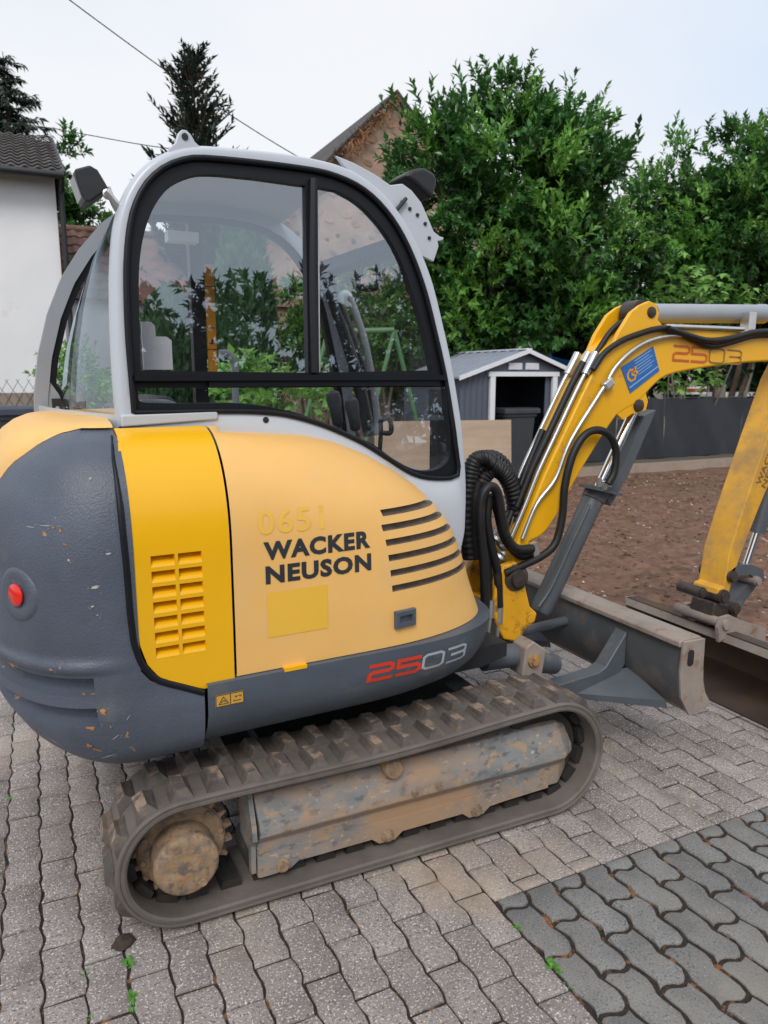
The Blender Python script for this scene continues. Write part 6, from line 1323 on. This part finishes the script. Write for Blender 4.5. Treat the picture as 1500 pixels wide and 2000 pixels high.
# small building with the red-brown roof behind it
q = on_plane(150, 450, 1, 18.0)
SB = thing('outbuilding', 'outbuilding with red-brown tiled roof behind the white house', 'building', (q.x, 18.0, 0))
new_obj('wall', box((0, 0.0, q.z/2-0.9), (5.0, 4.0, q.z-1.8)), PLASTER, SB, 0)
new_obj('ridge_cap', tube([(-2.5, 0.0, q.z+0.02), (2.5, 0.0, q.z+0.02)], 0.10, 8, smooth=False), TILER, SB, 60)
new_obj('roof_slab', ([(-2.6, -2.2, q.z-1.9), (2.6, -2.2, q.z-1.9), (2.6, 0, q.z-0.02), (-2.6, 0, q.z-0.02), (2.6, 2.2, q.z-1.9), (-2.6, 2.2, q.z-1.9)], [(0, 1, 2, 3), (3, 2, 4, 5)]), TILER, SB, 0)
tile_roof(SB, (q.x-1.2, 18.0-2.2, q.z-1.86), (1, 0, 0), (0, 2.2, 1.88), 9, 8, 0.26, 0.36, TILER, 72)
# old stone barn with the gable
BYW = 14.5
STONEM = mat('pink_lime_mortar', (0.40, 0.27, 0.20), 0.95, var=0.2, vscale=1.5, bump=1.0, bscale=9, dirt=(0.30, 0.20, 0.15), dirt_scale=2.2, dirt_lo=0.45, dirt_hi=0.7, dirt2=(0.52, 0.44, 0.38), dirt2_scale=0.5, dirt2_lo=0.55, dirt2_hi=0.7)
STN = mat('dark_rubble_stone', (0.16, 0.125, 0.115), 0.9, var=0.35, vscale=1.5, world=True, rand=0.35, bump=0.5, bscale=25); STN2 = mat('sandstone_rubble', (0.36, 0.23, 0.165), 0.9, var=0.3, vscale=2, world=True, rand=0.2, bump=0.5, bscale=25)
ap = on_plane(772, 186, 1, BYW); lf = on_plane(650, 308, 1, BYW); sl_ = (ap.z-lf.z)/(ap.x-lf.x); xl = on_plane(470, 600, 1, BYW).x; xr = 2*ap.x-xl; zl = ap.z-sl_*(ap.x-xl)
BN_ = thing('stone_barn', 'old rubble stone barn with steep gable beside the laurel', 'barn', (ap.x, BYW, 0))
WL = new_obj('gable_wall', prism([(xl-ap.x, 0), (xr-ap.x, 0), (xr-ap.x, zl), (0, ap.z), (xl-ap.x, zl)], 0.0, 9.0, 1), STONEM, BN_, 0)
for sgn in (-1, 1):
    ex = sgn*(abs(xl-ap.x)+0.25); new_obj('roof_plane', prism([(0, ap.z+0.03), (ex, ap.z+0.03-sl_*abs(ex)), (ex, ap.z+0.09-sl_*abs(ex)), (0, ap.z+0.10)], -0.12, 9.1, 1), TILE, BN_, 0)
    new_obj('verge_timber', prism([(0, ap.z-0.06), (ex*0.98, ap.z-0.06-sl_*abs(ex*0.98)), (ex*0.98, ap.z+0.025-sl_*abs(ex*0.98)), (0, ap.z+0.025)], -0.10, -0.03, 1), BARKG, BN_, 0)
rs = random.Random(77); stones = []
vers = []
for k in range(8):
    n = 7; r_ = [(math.cos(2*PI*i/n)*rs.uniform(.8, 1.1), math.sin(2*PI*i/n)*rs.uniform(.6, .95)) for i in range(n)]
    V = [(a, 0.02, b) for a, b in r_]+[(a*.86, -0.014, b*.86) for a, b in r_]; F = [(i, (i+1) % n, n+(i+1) % n, n+i) for i in range(n)]+[tuple(range(2*n-1, n-1, -1))]
    me = bpy.data.meshes.new('stone'); me.from_pydata(V, [], F); me.materials.append(STN if k < 3 else STN2); vers.append(me)
placed = []; tries = 0
while len(placed) < 290 and tries < 9000:
    tries += 1; x = rs.uniform(xl-ap.x+0.1, min(2.0, xr-ap.x)); z = rs.uniform(0.4, ap.z-0.3); s = rs.uniform(0.06, 0.19)
    if z > ap.z-sl_*abs(x)-s-0.15 or any((x-a)**2+(z-b)**2*1.6 < (s+c)**2*0.9 for a, b, c in placed): continue
    placed.append((x, z, s)); ob = bpy.data.objects.new('stone', vers[rs.randrange(3) if (z < 5.2 and rs.random() < .55) else rs.randrange(3, 8)]); COL.objects.link(ob); ob.parent = BN_; ob.location = (x, 0, z); ob.scale = (s, 1, s*rs.uniform(.6, 1)); ob.rotation_euler = (0, rs.uniform(-.3, .3), 0)
an = on_plane(600, 660, 1, BYW)
new_obj('arched_opening', prism([(an.x-ap.x-0.3+0.35*math.cos(a)+0.35, an.z-0.35+0.35*math.sin(a)) for a in np.linspace(0, PI, 10)]+[(an.x-ap.x-0.3, an.z-1.0), (an.x-ap.x+0.4, an.z-1.0)], -0.04, -0.02, 1), BLK, BN_, 0)
ls_ = on_plane(560, 598, 1, BYW); new_obj('string_course', box((0.0, -0.05, ls_.z), ((xr-xl)*0.98, 0.10, 0.05)), STONEM, BN_, 0)
# dry moss and twigs along the verge
P_, D_ = [], []
for k in range(900):
    t = rs.random(); x = (xl-ap.x)*t; P_.append((x+rs.uniform(-.1, .1), -0.12+rs.uniform(-.08, .05), ap.z-sl_*abs(x)-rs.random()**2*0.45)); D_.append((rs.gauss(0, 1), -0.6, rs.gauss(-0.3, 1)))
P_, D_ = np.array(P_), np.array(D_); link('dry_creeper', leaf_mesh('dry_creeper', P_, D_, D_[:, [1, 2, 0]], RNG.uniform(.08, .22, 900), RNG.uniform(.02, .05, 900), mat('rusty_dry_creeper', (0.26, 0.12, 0.05), 0.9, var=0.4, vscale=3)), BN_, 'stuff')
# ---- garden shed
SHY = 7.0; sx0, sx1 = 4.86, 7.08; sap = 6.02; zE, zA = 1.70, 2.085
SHM = mat('anthracite_metal', (0.085, 0.10, 0.135), 0.45, var=0.06, vscale=2); SHW = mat('white_metal_trim', (0.72, 0.74, 0.78), 0.45, var=0.03); SHR = mat('grey_metal_roof', (0.30, 0.33, 0.39), 0.4, var=0.05)
SH_ = thing('garden_shed', 'anthracite metal garden shed with white trim and open doorway', 'shed', (sap, SHY, 0))
dx0, dx1, dz = 5.36-sap, 6.63-sap, 1.70
def corrug(x0, x1, z0, z1of, y, step=0.105):
    g = []; x = x0
    while x < x1-0.01:
        xe = min(x+step, x1); a, b, c, d = x, x+(xe-x)*0.25, x+(xe-x)*0.5, x+(xe-x)*0.75; xs4 = [(a, 0), (b, -0.016), (c, -0.016), (d, 0), (xe, 0)]
        g.append(grid([[Vector((q_, y+h, z0)) for q_, h in xs4], [Vector((q_, y+h, z1of(q_))) for q_, h in xs4]])); x = xe
    return merge(*g)
gz = lambda x: zA-0.03-(zA-zE)*abs(x)/(1.16 if x < 0 else 1.06)
new_obj('front_wall', merge(corrug(sx0-sap, dx0, 0, gz, 0.0), corrug(dx1, sx1-sap, 0, gz, 0.0), prism([(dx0, dz), (dx1, dz), (dx1, gz(dx1)), (0, gz(0)), (dx0, gz(dx0))], -0.012, 0.0, 1)), SHM, SH_, 25)
new_obj('side_wall', merge(box((sx0-sap, 0.95, zE/2), (0.02, 1.9, zE)), box((sx1-sap, 0.95, zE/2), (0.02, 1.9, zE)), box((0, 1.9, zE/2), (sx1-sx0, 0.02, zE)), prism([(sx0-sap, zE), (sx1-sap, zE), (0, zA)], 1.88, 1.9, 1)), SHM, SH_, 0)
for sgn, ex in ((-1, sx0-sap-0.09), (1, sx1-sap+0.09)):
    rp_ = new_obj('roof_panel', prism([(0, zA+0.0), (ex, zE-0.035), (ex, zE-0.01), (0, zA+0.025)], -0.10, 2.0, 1), SHR, SH_, 0)
    new_obj('roof_trim', prism([(0, zA-0.03), (ex, zE-0.06), (ex, zE+0.005), (0, zA+0.035)], -0.125, -0.101, 1), SHW, SH_, 0)
for k in range(8): 
    yy = 0.1+k*0.25; new_obj('roof_rib', prism([(-0.05, zA+0.012), (sx0-sap-0.05, zE-0.015), (sx0-sap-0.05, zE+0.004), (-0.05, zA+0.032)], yy, yy+0.03, 1), SHR, SH_, 0)
new_obj('ridge_trim', box((0, 0.95, zA+0.035), (0.12, 2.1, 0.02)), SHW, SH_, 0)
new_obj('door_frame', merge(box((dx0+0.045, -0.03, dz/2), (0.09, 0.05, dz)), box((dx1-0.045, -0.03, dz/2), (0.09, 0.05, dz)), box(((dx0+dx1)/2, -0.032, dz+0.035), (dx1-dx0+0.06, 0.056, 0.07))), SHW, SH_, 0)
new_obj('sliding_door', box((dx1-0.13, 0.03, dz/2), (0.10, 0.02, dz-0.02)), SHM, SH_, 0)
for vx in (-0.20, 0.12): new_obj('gable_vent', merge(box((vx, -0.03, 1.855), (0.245, 0.03, 0.10)), *[box((vx, -0.047, 1.825+k*0.02), (0.22, 0.006, 0.006)) for k in range(4)]), SHW, SH_, 0)
# wheelie bin standing inside the doorway
BIN = mat('anthracite_bin_plastic', (0.040, 0.045, 0.055), 0.5, var=0.1)
def wheelie_bin(label, x, y, s=1.0, m=BIN, rz=0.0, lid=None):
    T = thing('wheelie_bin', label, 'bin', (x, y, 0), rz)
    rows = []
    for z, k in ((0.06, 0.40), (0.5, 0.46), (0.95, 0.52), (0.96, 0.56), (1.0, 0.56)): rows.append([Vector((a*k/2*s, b*(k+0.06)/2*s, z*s)) for a, b in ((-1, -.9), (-.9, -1), (.9, -1), (1, -.9), (1, .9), (.9, 1), (-.9, 1), (-1, .9))])
    g = grid(rows, closed_u=True); g[1].append(tuple(range(7, -1, -1))); new_obj('body', g, m, T, 30)
    g = prism([(-0.34, 1.0), (0.33, 1.0), (0.33, 1.03), (0.2, 1.07), (-0.3, 1.08), (-0.34, 1.06)], -0.30, 0.30, 0); new_obj('lid', ([Vector(p)*s for p in g[0]], g[1]), lid or m, T, 30); bevel(T.children[-1], 0.012, 2)
    for sx in (-1, 1): new_obj('wheel', cyl((sx*0.24*s, 0.22*s, 0.1*s), (sx*0.29*s, 0.22*s, 0.1*s), 0.1*s, n=18), BLK, T, 40)
    return T
wheelie_bin('dark wheelie bin standing inside the shed doorway', 5.93, 7.25, 1.12)
for k, px in enumerate((20, -40)):
    q = at_depth(px, 792, 9.0); wheelie_bin(['black bin beside the white house, next to the green shrub', 'black bin beside the white house, half hidden by the tail'][k], q.x, q.y, q.z/1.08, BIN, 0.2, mat('bin_lid_blue', (0.05, 0.06, 0.09), 0.5))
# plywood sheet leaning by the shed
PLY = mat('weathered_plywood', (0.46, 0.345, 0.25), 0.8, var=0.12, vscale=2.5, stretch=(0.5, 1, 3), dirt=(0.55, 0.45, 0.35), dirt_scale=1.5, dirt2=(0.30, 0.2, 0.13), dirt2_scale=4, dirt2_lo=0.62, dirt2_hi=0.75)
pb_ = tag(new_obj('plywood_sheet', prism([(3.0, 0), (5.15, 0), (5.15, 1.09), (3.0, 1.12)], 0, 0.02, 1), PLY, None, 0, loc=(0, 6.0, 0), rot=(-0.06, 0, 0)), 'weathered plywood sheet standing on edge in front of the shed', 'board')
# blue tarpaulin beside the shed roof
TARP = mat('blue_tarpaulin', (0.025, 0.20, 0.55), 0.4, var=0.35, vscale=4, bump=0.6, bscale=9)
t_ = []
for i in range(17):
    px = 1036+i*8.5; yt = lerp_tab([(1036, 690), (1050, 680), (1058, 694), (1070, 686), (1100, 702), (1128, 712), (1145, 700), (1160, 692), (1175, 700)], px); q = on_plane(px, yt, 1, 9.3)
    t_.append([Vector((q.x, 9.3+0.12*math.sin(i*1.3+k), z)) for k, z in enumerate((q.z, q.z-0.06, q.z-0.18, q.z-0.5, q.z-1.0, 0.0))])
tp = tag(new_obj('tarpaulin', grid([[p_-Vector((8.4, 9.3, 0)) for p_ in r] for r in t_]), TARP, None, 60, loc=(8.4, 9.3, 0)), 'crumpled blue tarpaulin slung up behind the shed', 'tarpaulin')
sm = tp.modifiers.new('thick', 'SOLIDIFY'); sm.thickness = 0.006
# kerb and fence with the black screen
CONC = mat('weathered_concrete', (0.30, 0.235, 0.19), 0.9, var=0.2, vscale=3, bump=0.5, bscale=20, dirt=(0.20, 0.16, 0.12), dirt_scale=3)
tag(new_obj('concrete_kerb', prism([(7.15, -0.1), (7.30, -0.1), (7.30, 0.155), (7.17, 0.155)], 7.25, 40, 0), CONC, None, 0), 'weathered concrete kerb along the back of the soil bed', 'kerb')
bpy.data.objects['concrete_kerb']['kind'] = 'structure'
new_obj('verge', grid([[Vector((x, y, 0.12+0.04*noise.noise(Vector((x*2, y*2, 0))))) for x in np.arange(6.5, 40, 0.4)] for y in np.arange(7.28, 12, 0.3)]), EARTH, None, 60, kind='structure')
FEN = thing('screened_fence', 'chain-link fence covered with black privacy screen along the soil bed', 'fence', (7.3, 8.0, 0.1))
SCR = mat('black_privacy_screen', (0.022, 0.026, 0.034), 0.55, var=0.15, vscale=3, bump=0.25, bscale=160)
POSTM = mat('green_grey_post', (0.05, 0.06, 0.065), 0.45)
fx = [0.0, 1.55, 2.75, 4.9, 7.3, 9.8, 12.3, 14.8]
for i, x in enumerate(fx): new_obj('post', cyl((x, 0.03, -0.1), (x, 0.03, 1.26), 0.022, n=10), POSTM, FEN, 40)
for i in range(len(fx)-1):
    n = 14; rows = []
    for z in np.linspace(0.03, 1.17, 8): rows.append([Vector((fx[i]+0.012+(fx[i+1]-fx[i]-0.024)*t, 0.0+0.018*math.sin(t*9+i*2+z*3)+0.012*math.sin(t*23+z*7), z+0.012*math.sin(t*PI*3+i)*(1 if z > 1 else 0))) for t in np.linspace(0, 1, n)])
    new_obj('screen_panel', grid(rows), SCR, FEN, 60)
V, F = [], []
WIRE = mat('galvanised_wire', (0.25, 0.27, 0.28), 0.4, metal=0.6)
wg = [tube([(0, 0.028, z), (14.8, 0.028, z)], 0.004, 4, smooth=False) for z in (0.04, 0.6, 1.19)]
new_obj('tension_wires', merge(*wg), WIRE, FEN, 0)
# odds and ends behind the fence
q0 = at_depth(1420, 720, 17.5)
TF_ = thing('timber_stand', 'grey timber frame with slanting prop behind the screened fence', 'frame', (q0.x, q0.y, 0))
W2 = mat('weathered_timber', (0.30, 0.26, 0.22), 0.9, var=0.2, vscale=4)
pA, pB, pC, pD = [at_depth(x, y, 17.5)-Vector((q0.x, q0.y, 0)) for x, y in ((1408, 700), (1475, 705), (1440, 790), (1500, 700))]
new_obj('upright', cyl((pA.x, pA.y, 0), (pA.x, pA.y, pA.z+0.5), 0.16, n=10), W2, TF_, 40); new_obj('prop', cyl((pC.x, pC.y, pC.z-0.6), (pB.x, pB.y, pB.z+0.2), 0.06, n=8), W2, TF_, 40)
new_obj('crossbar', box(((pA.x+pD.x)/2, (pA.y+pD.y)/2, at_depth(1450, 770, 17.5).z), (2.0, 0.08, 0.10), rz=-0.4), WHITEP, TF_, 0)
new_obj('pane', box(((pA.x+pD.x)/2+0.2, (pA.y+pD.y)/2+0.1, at_depth(1450, 720, 17.5).z), (1.6, 0.03, 0.9), rz=-0.4), mat('dark_pane', (0.03, 0.05, 0.05), 0.1), TF_, 0)
q0 = at_depth(1338, 762, 16.0); RB_ = thing('stacked_panels', 'pale stacked panels with a red strip behind the fence', 'panels', (q0.x, q0.y, 0))
for k, (dzk, c) in enumerate(((0.0, WHITEP), (0.07, mat('red_panel', (0.5, 0.03, 0.02), 0.5)), (0.11, WHITEP))): new_obj('panel', box((0.1*k, 0, q0.z-0.06+dzk), (0.75-0.15*k, 0.4, 0.05), rz=-0.4), c, RB_, 0)
new_obj('trestle', merge(box((-0.25, 0, (q0.z-0.09)/2), (0.06, 0.3, q0.z-0.09)), box((0.25, 0, (q0.z-0.09)/2), (0.06, 0.3, q0.z-0.09))), W2, RB_, 0)
# green swing frame
SWG = mat('green_swing_paint', (0.10, 0.24, 0.10), 0.5, var=0.1); s0_, s1q = at_depth(640, 648, 11.5), at_depth(770, 645, 11.5); c0_ = Vector((s0_.x, s0_.y, 0))
SWF = thing('swing_frame', 'green tubular swing frame in front of the overgrown bush', 'swing', tuple(c0_))
tA, tB = s0_-c0_, s1q-c0_; dirx = Vector((tB.x-tA.x, tB.y-tA.y, 0)).normalized(); per_ = Vector((-dirx.y, dirx.x, 0))
new_obj('top_bar', cyl(tA, tB, 0.045, n=10), SWG, SWF, 40)
for t_q in (tA, tB):
    for sg in (-1, 1): new_obj('leg', cyl(t_q, Vector((t_q.x, t_q.y, 0))+per_*sg*0.5*0+dirx*sg*0.62+per_*sg*0.3, 0.035, n=10), SWG, SWF, 40)
for kk_ in (0.35, 0.55): a_ = tA.lerp(tB, kk_); new_obj('swing_rope', cyl(a_, a_-Vector((0, 0, 1.5)), 0.01, n=6), SWG, SWF, 40)
# low wall with chain-link by the bins
q0 = at_depth(40, 770, 11.2); LW = thing('garden_wall', 'low concrete garden wall with chain-link above, behind the bins', 'wall', (q0.x, q0.y, 0))
new_obj('wall_body', box((-1.5, 0, (q0.z+0.02)/2), (5.2, 0.2, q0.z+0.02)), CONC, LW, 0)
wg = []
for k in range(36):
    x = -4.1+k*0.145; wg += [tube([(x, -0.11, 0.6), (x+0.62, -0.11, q0.z+0.22)], 0.004, 4, smooth=False), tube([(x, -0.11, q0.z+0.22), (x+0.62, -0.11, 0.6)], 0.004, 4, smooth=False)]
new_obj('chain_link', merge(*wg), WIRE, LW, 0)
# overhead cables
def cable(label, pts): 
    tag(new_obj('overhead_cable', tube(pts, 0.013, 6), BLK, None, 60), label, 'cable')
cable('overhead cable slanting steeply down behind the ragged conifer', [tuple(at_depth(*q)) for q in ((60, -60, 18), (136, 0, 18.4), (310, 128, 19.5), (420, 205, 20.5), (580, 305, 22), (760, 400, 24))])
cable('overhead cable sagging gently from the spruce towards the conifer', [tuple(at_depth(*q)) for q in ((-60, 232, 25), (85, 248, 24), (180, 265, 23), (300, 286, 22), (460, 305, 21))])
